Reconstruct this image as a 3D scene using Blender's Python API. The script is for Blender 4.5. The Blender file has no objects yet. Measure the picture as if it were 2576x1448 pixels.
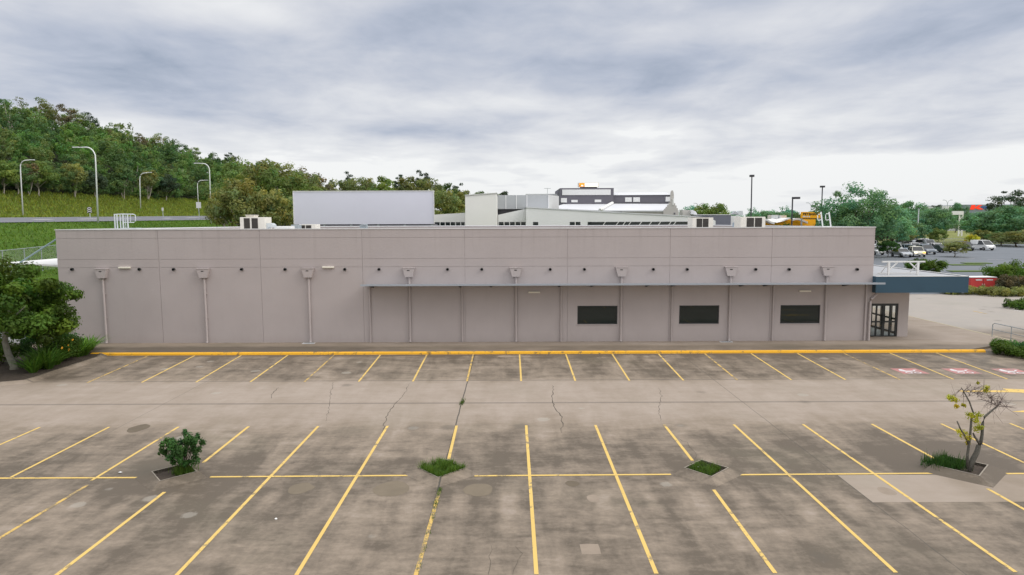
import bpy, math, random
import numpy as np
from mathutils import Matrix, Vector
R = math.radians
scn = bpy.context.scene
COL = scn.collection

# ------------------------------------------------------------------ camera
CAM_H = 7.5536
PITCH, YAW, ROLL = 0.0982537, -0.0022829, -0.0032563
FPX = 2480.0 / 1.490683          # focal length in pixels of a 2576 x 1448 frame
CX, CY = 1288.0, 723.8
_cy, _sy = math.cos(YAW), math.sin(YAW)
_r0 = np.array([_cy, _sy, 0.0])
FW = np.array([-_sy * math.cos(PITCH), _cy * math.cos(PITCH), -math.sin(PITCH)])
_u0 = np.cross(_r0, FW)
RT = math.cos(ROLL) * _r0 + math.sin(ROLL) * _u0
UP = -math.sin(ROLL) * _r0 + math.cos(ROLL) * _u0
cam_d = bpy.data.cameras.new("camera")
cam_d.sensor_width = 36.0
cam_d.lens = 36.0 * 2480.0 / 3840.0
cam_d.clip_start = 0.5
cam_d.clip_end = 4000.0
cam = bpy.data.objects.new("camera", cam_d)
COL.objects.link(cam)
cam.matrix_world = Matrix(((RT[0], UP[0], -FW[0], 0), (RT[1], UP[1], -FW[1], 0), (RT[2], UP[2], -FW[2], CAM_H), (0, 0, 0, 1)))
scn.camera = cam

# ------------------------------------------------------------------ view, render
scn.view_settings.view_transform = 'Standard'
scn.view_settings.look = 'None'
scn.view_settings.exposure = 0.56
scn.view_settings.gamma = 1.0
scn.render.engine = 'CYCLES'
scn.cycles.use_denoising = True
scn.cycles.max_bounces = 8
scn.cycles.diffuse_bounces = 3
scn.cycles.glossy_bounces = 3
scn.cycles.transparent_max_bounces = 12
scn.cycles.sample_clamp_indirect = 4.0

# ------------------------------------------------------------------ node helpers
class NT:
    def __init__(s, tree):
        s.t = tree
        tree.nodes.clear()
    def n(s, kind, **kw):
        nd = s.t.nodes.new(kind)
        for k, v in kw.items():
            setattr(nd, k, v)
        return nd
    def put(s, sock, v):
        if v is None:
            return
        if hasattr(v, 'is_output') or isinstance(v, bpy.types.NodeSocket):
            s.t.links.new(v, sock)
        else:
            if sock.type == 'RGBA' and len(v) == 3:
                v = (*v, 1.0)
            sock.default_value = v
    def m(s, op, a, b=None, c=None, clamp=False):
        nd = s.n('ShaderNodeMath', operation=op, use_clamp=clamp)
        s.put(nd.inputs[0], a)
        s.put(nd.inputs[1], b)
        s.put(nd.inputs[2], c)
        return nd.outputs[0]
    def v(s, op, a, b=None):
        nd = s.n('ShaderNodeVectorMath', operation=op)
        s.put(nd.inputs[0], a)
        s.put(nd.inputs[1], b)
        return nd.outputs['Value'] if op in ('LENGTH', 'DOT_PRODUCT', 'DISTANCE') else nd.outputs[0]
    def xyz(s, x, y, z=0.0):
        nd = s.n('ShaderNodeCombineXYZ')
        for i, q in enumerate((x, y, z)):
            s.put(nd.inputs[i], q)
        return nd.outputs[0]
    def sep(s, v):
        nd = s.n('ShaderNodeSeparateXYZ')
        s.put(nd.inputs[0], v)
        return nd.outputs
    def noise(s, vec, scale, detail=4.0, rough=0.55, dist=0.0):
        nd = s.n('ShaderNodeTexNoise')
        s.put(nd.inputs['Vector'], vec)
        nd.inputs['Scale'].default_value = scale
        nd.inputs['Detail'].default_value = detail
        nd.inputs['Roughness'].default_value = rough
        nd.inputs['Distortion'].default_value = dist
        return nd.outputs['Fac']
    def ss(s, x, a, b, lo=0.0, hi=1.0, smooth=True):
        nd = s.n('ShaderNodeMapRange', interpolation_type='SMOOTHSTEP' if smooth else 'LINEAR')
        s.put(nd.inputs['Value'], x)
        for k, q in (('From Min', a), ('From Max', b), ('To Min', lo), ('To Max', hi)):
            s.put(nd.inputs[k], q)
        return nd.outputs[0]
    def mix(s, f, a, b, mode='MIX'):
        nd = s.n('ShaderNodeMix', data_type='RGBA', blend_type=mode)
        s.put(nd.inputs[0], f)
        s.put(nd.inputs[6], a)
        s.put(nd.inputs[7], b)
        return nd.outputs[2]
    def bump(s, h, strength, dist=0.02):
        nd = s.n('ShaderNodeBump')
        nd.inputs['Strength'].default_value = strength
        nd.inputs['Distance'].default_value = dist
        s.put(nd.inputs['Height'], h)
        return nd.outputs[0]

# ------------------------------------------------------------------ world: an overcast sky
SUN_EL, SUN_AZ = R(38), R(105)     # azimuth measured from +Y towards +X
w = bpy.data.worlds.new("World")
scn.world = w
w.use_nodes = True
T = NT(w.node_tree)
sky = T.n('ShaderNodeTexSky', sky_type='NISHITA', sun_disc=False)
sky.sun_elevation = SUN_EL
sky.sun_rotation = SUN_AZ
tc = T.n('ShaderNodeTexCoord')
D = tc.outputs['Generated']
dx, dy, dz = T.sep(D)
zc = T.m('MAXIMUM', dz, 0.0)
inv = T.m('DIVIDE', 1.0, T.m('ADD', zc, 0.10))
P = T.xyz(T.m('MULTIPLY', dx, inv), T.m('MULTIPLY', dy, inv), 3.1)
P1 = T.v('MULTIPLY', P, (1.15, 1.0, 1.0))
n1 = T.noise(T.v('ADD', P1, (4.3, 1.9, 0.0)), 0.85, 5.0, 0.52, 0.25)
n2 = T.noise(T.v('MULTIPLY', P, (1.15, 1.0, 1.0)), 2.2, 6.0, 0.58, 0.35)
n3 = T.noise(T.v('MULTIPLY', P, (0.55, 0.9, 1.0)), 1.5, 4.0, 0.5, 0.2)
dens = T.m('ADD', T.m('MULTIPLY', n1, 0.60), T.m('MULTIPLY', n2, 0.36))
dens = T.m('ADD', dens, T.m('MULTIPLY', n3, 0.28))
def blob(px, py, rx, ry, amp):
    d0 = np.array([(px - 1288) / FPX, 1.0, (560 - py) / FPX])
    d0 /= np.linalg.norm(d0)
    df = T.v('SUBTRACT', D, tuple(d0))
    df = T.v('MULTIPLY', df, (FPX / rx, FPX / rx, FPX / ry))
    return T.m('MULTIPLY', T.ss(T.v('LENGTH', df), 0.0, 1.0, 1.0, 0.0), amp)
dens = T.m('ADD', dens, T.ss(zc, 0.04, 0.27, -0.12, 0.10))
for a in ((1850, 205, 620, 130, 0.15), (1150, 60, 420, 110, 0.16), (480, 190, 560, 130, 0.12), (2420, 60, 420, 110, 0.13),
          (150, 120, 300, 150, 0.05), (1000, 330, 400, 70, 0.12), (620, 310, 300, 90, 0.08),
          (2400, 420, 560, 50, -0.30), (1600, 520, 700, 70, -0.12), (1150, 430, 420, 70, -0.14), (560, 40, 260, 60, -0.10),
          (1880, 90, 420, 60, -0.12), (1250, 265, 420, 45, -0.14), (2050, 300, 360, 50, -0.10), (2100, 470, 500, 40, -0.10)):
    dens = T.m('ADD', dens, blob(*a))
cr = T.n('ShaderNodeValToRGB')
T.put(cr.inputs[0], T.ss(dens, 0.44, 0.94, 0.0, 1.0, False))
els = cr.color_ramp.elements
els[0].position, els[0].color = 0.0, (0.625, 0.63, 0.632, 1)
els[1].position, els[1].color = 1.0, (0.226, 0.263, 0.334, 1)
for p, c in ((0.10, (0.572, 0.578, 0.59, 1)), (0.22, (0.530, 0.538, 0.558, 1)), (0.48, (0.432, 0.448, 0.492, 1)), (0.74, (0.325, 0.355, 0.424, 1))):
    e = els.new(p)
    e.color = c
lowc = T.mix(T.ss(zc, 0.0, 0.11, 0.38, 0.0), cr.outputs[0], (0.56, 0.575, 0.59))
gain = T.m('MULTIPLY', T.ss(zc, 0.34, 0.95, 1.0, 2.95), T.ss(dy, 0.3, -0.5, 1.0, 1.30))  # unseen sky overhead and behind camera brightened, then warmed, to light wall and ground
hid = T.m('MAXIMUM', T.ss(zc, 0.33, 0.45), T.ss(dy, 0.2, -0.2))
gc = T.mix(hid, (1.0, 1.0, 1.0), (1.0, 0.95, 0.86))
cl = T.v('MULTIPLY', lowc, T.v('MULTIPLY', gc, T.xyz(gain, gain, gain)))
cl = T.v('MULTIPLY', cl, (10.0, 10.0, 10.0))
full = T.mix(0.96, sky.outputs[0], cl)
bg = T.n('ShaderNodeBackground')
bg.inputs['Strength'].default_value = 0.10
T.put(bg.inputs['Color'], full)
T.put(T.n('ShaderNodeOutputWorld').inputs['Surface'], bg.outputs[0])

sun_d = bpy.data.lights.new("sun", 'SUN')
sun_d.energy = 0.9
sun_d.angle = R(28)
sun_d.color = (1.0, 0.95, 0.88)
sun = bpy.data.objects.new("sun", sun_d)
COL.objects.link(sun)
sdir = Vector((math.sin(SUN_AZ) * math.cos(SUN_EL), math.cos(SUN_AZ) * math.cos(SUN_EL), math.sin(SUN_EL)))
sun.rotation_euler = sdir.to_track_quat('Z', 'Y').to_euler()
sun.location = (60, 30, 60)

# ------------------------------------------------------------------ points read off the photograph's 2576 x 1448 frame
def ray(px, py):
    return RT * ((px - CX) / FPX) - UP * ((py - CY) / FPX) + FW
def onY(px, py, Y):
    d = ray(px, py)
    p = d * (Y / d[1])
    return np.array([p[0], p[1], p[2] + CAM_H])
def onZ(px, py, Z=0.0):
    d = ray(px, py)
    p = d * ((Z - CAM_H) / d[2])
    return np.array([p[0], p[1], p[2] + CAM_H])
def lerp(x, xs, ys):
    return float(np.interp(x, xs, ys))
def terrain(x, y):
    if x > -33.0:
        k = min(1.0, max(0.0, (x - 8.0) / 20.0))
        a = lerp(y, (74, 110, 160, 300, 700), (0, 1.4, 2.0, 2.6, 2.6))
        b = lerp(y, (95, 200, 400), (0, 3, 5))
        return a * k + b * (1 - k)
    zn = 7.75 + 0.0096 * (y - 81)
    zf = 8.7 + 0.0135 * (y - 116)
    cr_ = lerp(y, (0, 130, 215, 281, 338, 430, 600), (37, 37, 37, 36, 33, 31, 25))
    b0 = lerp(y, (95, 200, 400), (0, 3, 5))
    return lerp(x, (-420, -260, -155, -104, -94, -90.5, -62.5, -60, -36, -33),
                (cr_ - 15, cr_ - 6, cr_, zf + 5.2, zf + 0.1, zf - 0.06, zn - 0.06, zn - 0.25, 3.3, b0))
def gnd(px, py):
    d = ray(px, py)
    t0 = 20.0
    for i in range(4000):
        t = t0 + i * 0.25
        p = d * t
        if p[2] + CAM_H <= terrain(p[0], p[1]):
            return np.array([p[0], p[1], terrain(p[0], p[1])])
    return np.array([p[0], p[1], terrain(p[0], p[1])])

# ------------------------------------------------------------------ materials
MATS = {}
def mat(name, col, rough=0.7, var=0.10, scale=1.2, bump=0.0, bscale=30.0, metal=0.0, spec=0.35, dirt=None, stretch=(1, 1, 1)):
    if name in MATS:
        return MATS[name]
    m = bpy.data.materials.new(name)
    m.use_nodes = True
    t = NT(m.node_tree)
    geo = t.n('ShaderNodeNewGeometry')
    pv = t.v('MULTIPLY', geo.outputs['Position'], stretch)
    n = t.noise(pv, scale, 6.0, 0.6)
    c = t.mix(n, tuple(q * (1 - var * 1.6) for q in col), tuple(min(1, q * (1 + var * 1.6)) for q in col))
    if dirt:
        dn = t.ss(t.noise(pv, scale * 2.3, 8.0, 0.7), 0.52, 0.72)
        c = t.mix(t.m('MULTIPLY', dn, dirt[1]), c, dirt[0])
    b = t.n('ShaderNodeBsdfPrincipled')
    t.put(b.inputs['Base Color'], c)
    b.inputs['Roughness'].default_value = rough
    b.inputs['Metallic'].default_value = metal
    b.inputs['Specular IOR Level'].default_value = spec
    if bump:
        t.put(b.inputs['Normal'], t.bump(t.noise(geo.outputs['Position'], bscale, 6.0, 0.6), bump))
    t.put(t.n('ShaderNodeOutputMaterial').inputs['Surface'], b.outputs[0])
    MATS[name] = m
    return m
def emit(name, col, strength):
    m = bpy.data.materials.new(name)
    m.use_nodes = True
    t = NT(m.node_tree)
    e = t.n('ShaderNodeEmission')
    t.put(e.inputs[0], col)
    e.inputs[1].default_value = strength
    t.put(t.n('ShaderNodeOutputMaterial').inputs['Surface'], e.outputs[0])
    MATS[name] = m
    return m
def glass(name, col, rough=0.03):
    m = bpy.data.materials.new(name)
    m.use_nodes = True
    t = NT(m.node_tree)
    geo = t.n('ShaderNodeNewGeometry')
    n = t.noise(geo.outputs['Position'], 0.8, 3.0)
    b = t.n('ShaderNodeBsdfPrincipled')
    t.put(b.inputs['Base Color'], t.mix(n, tuple(q * 0.7 for q in col), tuple(q * 1.3 for q in col)))
    b.inputs['Roughness'].default_value = rough
    b.inputs['Specular IOR Level'].default_value = 0.5
    t.put(t.n('ShaderNodeOutputMaterial').inputs['Surface'], b.outputs[0])
    MATS[name] = m
    return m
def leafmat(name, col, trans=0.42):
    m = bpy.data.materials.new(name)
    m.use_nodes = True
    t = NT(m.node_tree)
    at = t.n('ShaderNodeAttribute', attribute_name='tint')
    inf = t.n('ShaderNodeObjectInfo')
    k = t.ss(inf.outputs['Random'], 0, 1, 0.82, 1.2, False)
    c = t.mix(1.0, col, at.outputs['Color'], 'MULTIPLY')
    c = t.v('MULTIPLY', c, t.xyz(k, k, k))
    b = t.n('ShaderNodeBsdfPrincipled')
    t.put(b.inputs['Base Color'], c)
    b.inputs['Roughness'].default_value = 0.62
    b.inputs['Specular IOR Level'].default_value = 0.25
    tr = t.n('ShaderNodeBsdfTranslucent')
    t.put(tr.inputs[0], t.v('MULTIPLY', c, (1.15, 1.15, 0.7)))
    mx = t.n('ShaderNodeMixShader')
    mx.inputs[0].default_value = trans
    t.put(mx.inputs[1], b.outputs[0])
    t.put(mx.inputs[2], tr.outputs[0])
    t.put(t.n('ShaderNodeOutputMaterial').inputs['Surface'], mx.outputs[0])
    MATS[name] = m
    return m

M_WALL = mat('wall_paint', (0.455, 0.408, 0.395), 0.8, 0.045, 0.35, 0.12, 60, dirt=((0.36, 0.31, 0.30), 0.18))
def wall_mat():
    m = bpy.data.materials.new('panel_paint')
    m.use_nodes = True
    t = NT(m.node_tree)
    p = t.n('ShaderNodeNewGeometry').outputs['Position']
    x, y, z = t.sep(p)
    n = t.noise(p, 0.5, 6.0, 0.6)
    st = t.noise(t.xyz(t.m('MULTIPLY', x, 3.2), y, t.m('MULTIPLY', z, 0.16)), 1.0, 6.0, 0.7)
    c = t.mix(n, (0.385, 0.340, 0.335), (0.470, 0.420, 0.414))
    rnd = t.n('ShaderNodeObjectInfo').outputs['Random']
    c = t.mix(t.ss(rnd, 0, 1, 0.0, 0.10, False), c, (0.36, 0.325, 0.318))
    top = t.m('MULTIPLY', t.ss(z, 5.0, 7.2), t.ss(st, 0.50, 0.72))
    c = t.mix(t.m('MULTIPLY', top, 0.22), c, (0.27, 0.24, 0.225))
    c = t.mix(t.m('MULTIPLY', t.ss(st, 0.52, 0.75), 0.10), c, (0.30, 0.265, 0.25))
    base = t.ss(t.m('ADD', z, t.m('MULTIPLY', t.m('SUBTRACT', st, 0.5), 0.7)), 0.75, 0.12)
    c = t.mix(t.m('MULTIPLY', base, 0.16), c, (0.24, 0.20, 0.17))
    b = t.n('ShaderNodeBsdfPrincipled')
    t.put(b.inputs['Base Color'], c)
    b.inputs['Roughness'].default_value = 0.8
    b.inputs['Specular IOR Level'].default_value = 0.3
    t.put(b.inputs['Normal'], t.bump(t.noise(p, 55.0, 5.0, 0.6), 0.12))
    t.put(t.n('ShaderNodeOutputMaterial').inputs['Surface'], b.outputs[0])
    MATS['panel_paint'] = m
    return m
M_WALLP = wall_mat()
M_TRIM = mat('wall_trim', (0.425, 0.378, 0.372), 0.6, 0.05, 1.5)
M_CAP = mat('zinc_cap', (0.62, 0.62, 0.63), 0.45, 0.06, 0.8, spec=0.5)
M_ROOF = mat('roof_sheet', (0.62, 0.63, 0.66), 0.5, 0.08, 0.5, spec=0.4)
M_AWN = mat('awning_sheet', (0.33, 0.36, 0.405), 0.4, 0.06, 0.7, spec=0.5)
M_WHITE = mat('white_paint', (0.70, 0.70, 0.69), 0.6, 0.03, 0.8)
M_SCREEN = mat('screen_white', (0.67, 0.67, 0.77), 0.6, 0.03, 0.25)
M_PALE = mat('pale_panel', (0.74, 0.745, 0.755), 0.6, 0.04, 0.3)
M_TOWER = mat('cream_panel', (0.82, 0.81, 0.785), 0.65, 0.03, 0.3)
M_LOUV = mat('louvre_grey', (0.42, 0.44, 0.46), 0.6, 0.05, 0.6)
M_DARKW = mat('charcoal_wall', (0.135, 0.13, 0.155), 0.7, 0.08, 0.5)
M_LROOF = mat('light_roof', (0.62, 0.63, 0.66), 0.5, 0.05, 0.5)
M_GABLE = mat('gable_render', (0.50, 0.48, 0.46), 0.8, 0.08, 0.7)
M_BLACK = mat('black_void', (0.012, 0.012, 0.013), 0.7, 0.05)
M_FRAME = mat('dark_frame', (0.022, 0.026, 0.028), 0.4, 0.05, spec=0.5)
M_NAVY = mat('slate_fascia', (0.034, 0.078, 0.118), 0.55, 0.10, 0.9, 0.08, 40)
M_CREAM = mat('unit_cream', (0.66, 0.63, 0.57), 0.55, 0.06, 1.4)
M_COIL = mat('coil_dark', (0.055, 0.05, 0.045), 0.8, 0.15, 8)
M_GALV = mat('galvanised', (0.58, 0.62, 0.64), 0.4, 0.08, 2.0, metal=0.3, spec=0.5)
M_GALVD = mat('galvanised_dull', (0.30, 0.34, 0.36), 0.5, 0.1, 2.0, spec=0.4)
M_LAMP = mat('lamp_white', (0.74, 0.76, 0.76), 0.4, 0.05, 1.0, spec=0.5)
M_DARKP = mat('dark_pole', (0.055, 0.055, 0.065), 0.5, 0.1)
M_GLASS = glass('window_dark_glass', (0.006, 0.014, 0.013))
def clear_glass(name):
    m = bpy.data.materials.new(name)
    m.use_nodes = True
    t = NT(m.node_tree)
    tr = t.n('ShaderNodeBsdfTransparent')
    tr.inputs[0].default_value = (0.93, 0.95, 0.94, 1)
    gl = t.n('ShaderNodeBsdfGlossy')
    gl.inputs['Roughness'].default_value = 0.02
    mx = t.n('ShaderNodeMixShader')
    mx.inputs[0].default_value = 0.09
    t.put(mx.inputs[1], tr.outputs[0])
    t.put(mx.inputs[2], gl.outputs[0])
    t.put(t.n('ShaderNodeOutputMaterial').inputs['Surface'], mx.outputs[0])
    MATS[name] = m
    return m
M_DOORG = clear_glass('door_clear_glass')
M_CARG = glass('car_glass', (0.02, 0.025, 0.03))
M_ASPH = mat('asphalt', (0.150, 0.165, 0.185), 0.9, 0.13, 0.35, 0.4, 12, dirt=((0.22, 0.235, 0.255), 0.45), stretch=(0.35, 1, 1))
M_ROAD = mat('road_asphalt', (0.155, 0.16, 0.18), 0.9, 0.06, 0.4)
M_PATH = None
M_BARK = mat('bark_brown', (0.10, 0.08, 0.06), 0.9, 0.3, 5, 0.6, 20)
M_BARKD = mat('bark_dark_mottled', (0.105, 0.10, 0.085), 0.9, 0.35, 7, 0.6, 20, dirt=((0.30, 0.29, 0.26), 0.5))
M_BARKP = mat('bark_pale', (0.36, 0.33, 0.28), 0.9, 0.3, 4, 0.6, 20)
M_BARKM = mat('bark_mottled', (0.26, 0.25, 0.21), 0.9, 0.35, 7, 0.6, 20, dirt=((0.05, 0.055, 0.045), 0.7))
M_SOIL = mat('soil', (0.055, 0.042, 0.032), 0.95, 0.35, 6, 0.8, 14, dirt=((0.13, 0.10, 0.075), 0.5))
M_DECK = mat('whiteline', (0.72, 0.72, 0.70), 0.7, 0.1, 3)
M_RED = mat('red_bin', (0.52, 0.055, 0.05), 0.5, 0.08, 1.5)
M_ORANGE = mat('orange_render', (0.93, 0.44, 0.010), 0.6, 0.06, 0.4)
M_TYRE = mat('tyre', (0.02, 0.02, 0.021), 0.85, 0.2, 8)
M_RIM = mat('rim', (0.35, 0.35, 0.36), 0.35, 0.1, 8, metal=0.6)
M_PLATE = mat('plate', (0.7, 0.7, 0.66), 0.5, 0.05)
M_FLOWER = mat('blossom', (0.75, 0.36, 0.03), 0.6, 0.2, 9)
L_HILL = leafmat('leaf_hill', (0.102, 0.170, 0.058))
L_OLIVE = leafmat('leaf_olive', (0.206, 0.231, 0.077))
L_BRIGHT = leafmat('leaf_bright', (0.171, 0.247, 0.062))
L_NEAR = leafmat('leaf_near', (0.076, 0.142, 0.017))
L_TEAL = leafmat('leaf_teal', (0.143, 0.287, 0.152))
L_DARK = leafmat('leaf_dark', (0.053, 0.085, 0.049))
L_BROWN = leafmat('leaf_brown', (0.138, 0.121, 0.065))
L_YELLOW = leafmat('leaf_yellow', (0.52, 0.51, 0.05))
L_SHRUB = leafmat('leaf_shrub', (0.050, 0.130, 0.030))
L_STRAP = leafmat('leaf_strap', (0.105, 0.235, 0.036))
L_GRASS = leafmat('leaf_grass', (0.088, 0.168, 0.026))
L_TALL = leafmat('leaf_tallgrass', (0.211, 0.281, 0.049))
L_TWIG = mat('twig', (0.16, 0.125, 0.115), 0.9, 0.2, 8)

def ground_mat():
    m = bpy.data.materials.new('grass_ground')
    m.use_nodes = True
    t = NT(m.node_tree)
    p = t.n('ShaderNodeNewGeometry').outputs['Position']
    x, y, z = t.sep(p)
    n1 = t.noise(p, 0.13, 6.0, 0.65)
    n2 = t.noise(p, 0.9, 8.0, 0.7)
    n3 = t.noise(p, 6.0, 4.0, 0.7)
    mow = t.mix(t.ss(n1, .35, .65), (0.050, 0.120, 0.012), (0.100, 0.185, 0.021))
    mow = t.mix(t.ss(n2, 0.35, 0.7), mow, t.mix(n1, (0.038, 0.082, 0.012), (0.135, 0.20, 0.036)))
    tall = t.mix(n2, (0.075, 0.10, 0.022), (0.15, 0.165, 0.036))
    dry = t.mix(n2, (0.20, 0.22, 0.08), (0.28, 0.29, 0.11))
    c = t.mix(t.ss(x, -89.0, -91.5), mow, tall)
    c = t.mix(t.ss(t.m('ADD', x, t.m('MULTIPLY', n2, 4.0)), -100.0, -103.5), c, (0.030, 0.036, 0.018))
    c = t.mix(t.ss(y, 150, 165), c, t.mix(t.ss(x, 20, 40), c, dry))
    b = t.n('ShaderNodeBsdfPrincipled')
    t.put(b.inputs['Base Color'], t.mix(t.m('MULTIPLY', n3, 0.35), c, t.v('MULTIPLY', c, (0.55, 0.6, 0.5))))
    b.inputs['Roughness'].default_value = 0.95
    b.inputs['Specular IOR Level'].default_value = 0.1
    t.put(b.inputs['Normal'], t.bump(t.m('ADD', n2, n3), 0.8, 0.25))
    t.put(t.n('ShaderNodeOutputMaterial').inputs['Surface'], b.outputs[0])
    return m

def concrete_mat(name, kind, extra=0.0):
    """weathered concrete: mottling, oil and tyre staining in the bays, cleaner wheel tracks, joints"""
    m = bpy.data.materials.new(name)
    m.use_nodes = True
    t = NT(m.node_tree)
    p = t.n('ShaderNodeNewGeometry').outputs['Position']
    x, y, z = t.sep(p)
    big = t.noise(p, 0.16, 5.0, 0.6, 0.4)
    med = t.noise(p, 0.75, 7.0, 0.62, 0.5)
    fine = t.noise(p, 7.0, 5.0, 0.7)
    grit = t.noise(p, 45.0, 2.0, 0.6)
    streak = t.noise(t.xyz(t.m('MULTIPLY', x, 1.35), t.m('MULTIPLY', y, 0.33)), 1.0, 6.0, 0.62, 0.5)
    smear = t.noise(t.xyz(t.m('MULTIPLY', x, 0.5), t.m('MULTIPLY', y, 1.6), 7.0), 1.0, 6.0, 0.65, 0.4)
    light = (0.352, 0.296, 0.250)
    mid = (0.245, 0.199, 0.153)
    dark = (0.112, 0.090, 0.067)
    if kind == 'lot':
        # where cars stand: two rows of bays, cleaner drive aisle between
        row1 = t.m('MULTIPLY', t.ss(y, 29.9, 32.6), t.ss(y, 38.2, 37.6))
        row2 = t.m('MULTIPLY', t.ss(y, 10.0, 15.0, 0.7, 1.0), t.ss(y, 27.0, 21.3))
        cross = t.m('MULTIPLY', t.ss(y, 15.4, 18.4), t.ss(y, 22.6, 19.8))
        kerbside = t.ss(y, 35.6, 37.4)
        bay = t.m('ABSOLUTE', t.m('SUBTRACT', t.m('FRACT', t.m('DIVIDE', t.m('ADD', x, 2.05), 2.6)), 0.5))  # 0 mid bay .. 0.5 at the line
        midbay = t.ss(bay, 0.36, 0.10)
        def c0(n_, a):
            return t.m('MULTIPLY', t.m('SUBTRACT', n_, 0.5), a)
        occ = t.m('MAXIMUM', row1, row2)
        fall = t.noise(t.xyz(t.m('MULTIPLY', x, 0.42), t.m('MULTIPLY', y, 0.20), 3.0), 1.0, 4.0, 0.55, 0.6)
        var = t.m('ADD', c0(streak, 1.05), c0(smear, 1.0))
        var = t.m('ADD', var, c0(fall, 1.0))
        var = t.m('ADD', var, c0(med, 0.8))
        var = t.m('ADD', var, c0(t.noise(t.xyz(t.m('MULTIPLY', x, 1.6), t.m('MULTIPLY', y, 3.2), 5.0), 1.3, 6.0, 0.7), 0.75))
        var = t.m('ADD', var, c0(fine, 0.55))
        var = t.m('MULTIPLY', var, t.m('MULTIPLY', t.ss(occ, 0.0, 1.0, 0.40, 1.0), t.ss(y, 44.0, 48.0, 1.0, 0.55)))
        s = t.m('ADD', var, t.ss(occ, 0.0, 1.0, 0.20, 0.66))
        s = t.m('ADD', s, t.m('MULTIPLY', t.m('MULTIPLY', occ, midbay), 0.08))
        s = t.m('ADD', s, t.m('MULTIPLY', cross, 0.13))
        s = t.m('ADD', s, t.m('MULTIPLY', kerbside, 0.10))
        s = t.m('ADD', s, t.m('MULTIPLY', t.ss(y, 36.9, 37.35), t.ss(med, 0.3, 0.6, 0.15, 0.5)))
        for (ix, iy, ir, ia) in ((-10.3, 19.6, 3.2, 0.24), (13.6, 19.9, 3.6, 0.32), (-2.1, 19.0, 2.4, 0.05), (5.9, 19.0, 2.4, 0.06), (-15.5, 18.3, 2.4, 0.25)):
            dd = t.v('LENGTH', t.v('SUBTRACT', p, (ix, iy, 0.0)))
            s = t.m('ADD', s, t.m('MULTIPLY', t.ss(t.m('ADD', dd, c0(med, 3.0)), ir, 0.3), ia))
        s = t.m('ADD', s, t.ss(y, 22.0, 14.0, 0.0, 0.04))
        s = t.m('ADD', s, t.m('MULTIPLY', t.ss(x, 2.0, 14.0), t.m('MULTIPLY', occ, 0.09)))
        s = t.m('ADD', s, t.ss(y, 44.0, 50.0, 0.0, -0.14))
        # pale scuffed tracks beside the cross line
        tr = t.m('MULTIPLY', t.ss(t.m('ABSOLUTE', t.m('SUBTRACT', bay, 0.25)), 0.15, 0.03),
                 t.m('MULTIPLY', t.ss(y, 15.6, 17.2), t.ss(y, 18.6, 17.7)))
        s = t.m('SUBTRACT', s, t.m('MULTIPLY', t.m('MULTIPLY', tr, t.ss(med, 0.38, 0.6)), 0.34))
    elif kind == 'path':
        s = t.m('ADD', t.m('MULTIPLY', smear, 0.7), t.m('MULTIPLY', big, 0.6))
        s = t.m('ADD', s, t.m('MULTIPLY', med, 0.4))
        s = t.m('SUBTRACT', s, 0.62)
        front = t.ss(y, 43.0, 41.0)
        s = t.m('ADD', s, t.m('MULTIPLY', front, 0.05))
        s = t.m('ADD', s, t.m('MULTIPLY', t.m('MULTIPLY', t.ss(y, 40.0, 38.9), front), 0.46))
        s = t.m('ADD', s, t.ss(x, -6.0, -12.0, 0.0, 0.24))
        s = t.m('SUBTRACT', s, t.m('MULTIPLY', t.m('MULTIPLY', t.ss(y, 40.0, 42.3), t.m('MULTIPLY', t.ss(x, 24.0, 26.0), t.ss(x, 30.0, 27.5))), 0.4))
    else:
        s = t.m('ADD', t.m('MULTIPLY', med, 0.5), t.m('MULTIPLY', smear, 0.4))
        s = t.m('SUBTRACT', s, 0.28)
        s = t.m('ADD', s, t.ss(x, 12.2, 13.4, 0.0, 0.22))
    if extra:
        s = t.m('ADD', s, extra)
    c = t.mix(t.ss(s, 0.0, 0.48, 0, 1, False), light, mid)
    c = t.mix(t.ss(s, 0.48, 0.98, 0, 1, False), c, dark)
    if kind == 'lot':
        c = t.mix(t.m('MULTIPLY', t.ss(y, 43.0, 48.0), 0.7), c, t.mix(big, (0.33, 0.305, 0.28), (0.42, 0.395, 0.365)))
    # hue drift: brownish and greenish grime
    c = t.mix(t.m('MULTIPLY', t.ss(big, 0.5, 0.75), 0.20), c, (0.17, 0.165, 0.11))
    c = t.mix(t.m('MULTIPLY', t.ss(fine, 0.60, 0.78), 0.20), c, (0.42, 0.39, 0.34))
    c = t.mix(t.m('MULTIPLY', t.ss(grit, 0.35, 0.25), 0.35), c, (0.08, 0.075, 0.07))
    if kind == 'lot':
        for q, wdt, a in ((31.2, 0.045, 0.55), (27.2, 0.09, 0.40), (7.0, 0.05, 0.5)):
            d = t.m('ABSOLUTE', t.m('SUBTRACT', y, q))
            c = t.mix(t.m('MULTIPLY', t.ss(d, wdt * 1.6, wdt * 0.5), a), c, (0.06, 0.055, 0.05))
        for q, wdt, a in ((-2.07, 0.022, 0.85), (9.75, 0.016, 0.5), (-14.6, 0.016, 0.35)):
            d = t.m('ABSOLUTE', t.m('SUBTRACT', t.m('ADD', x, t.m('MULTIPLY', t.m('SUBTRACT', med, 0.5), 0.10)), q))
            c = t.mix(t.m('MULTIPLY', t.ss(d, wdt * 1.5, wdt * 0.6), a), c, (0.05, 0.048, 0.042))
        # round pale spalls and dark oil drops
        v2 = t.n('ShaderNodeTexVoronoi')
        t.put(v2.inputs['Vector'], t.v('ADD', p, t.xyz(t.m('MULTIPLY', fine, 0.25), t.m('MULTIPLY', fine, 0.3))))
        v2.inputs['Scale'].default_value = 0.62
        keep = t.sep(v2.outputs['Color'])
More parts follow.
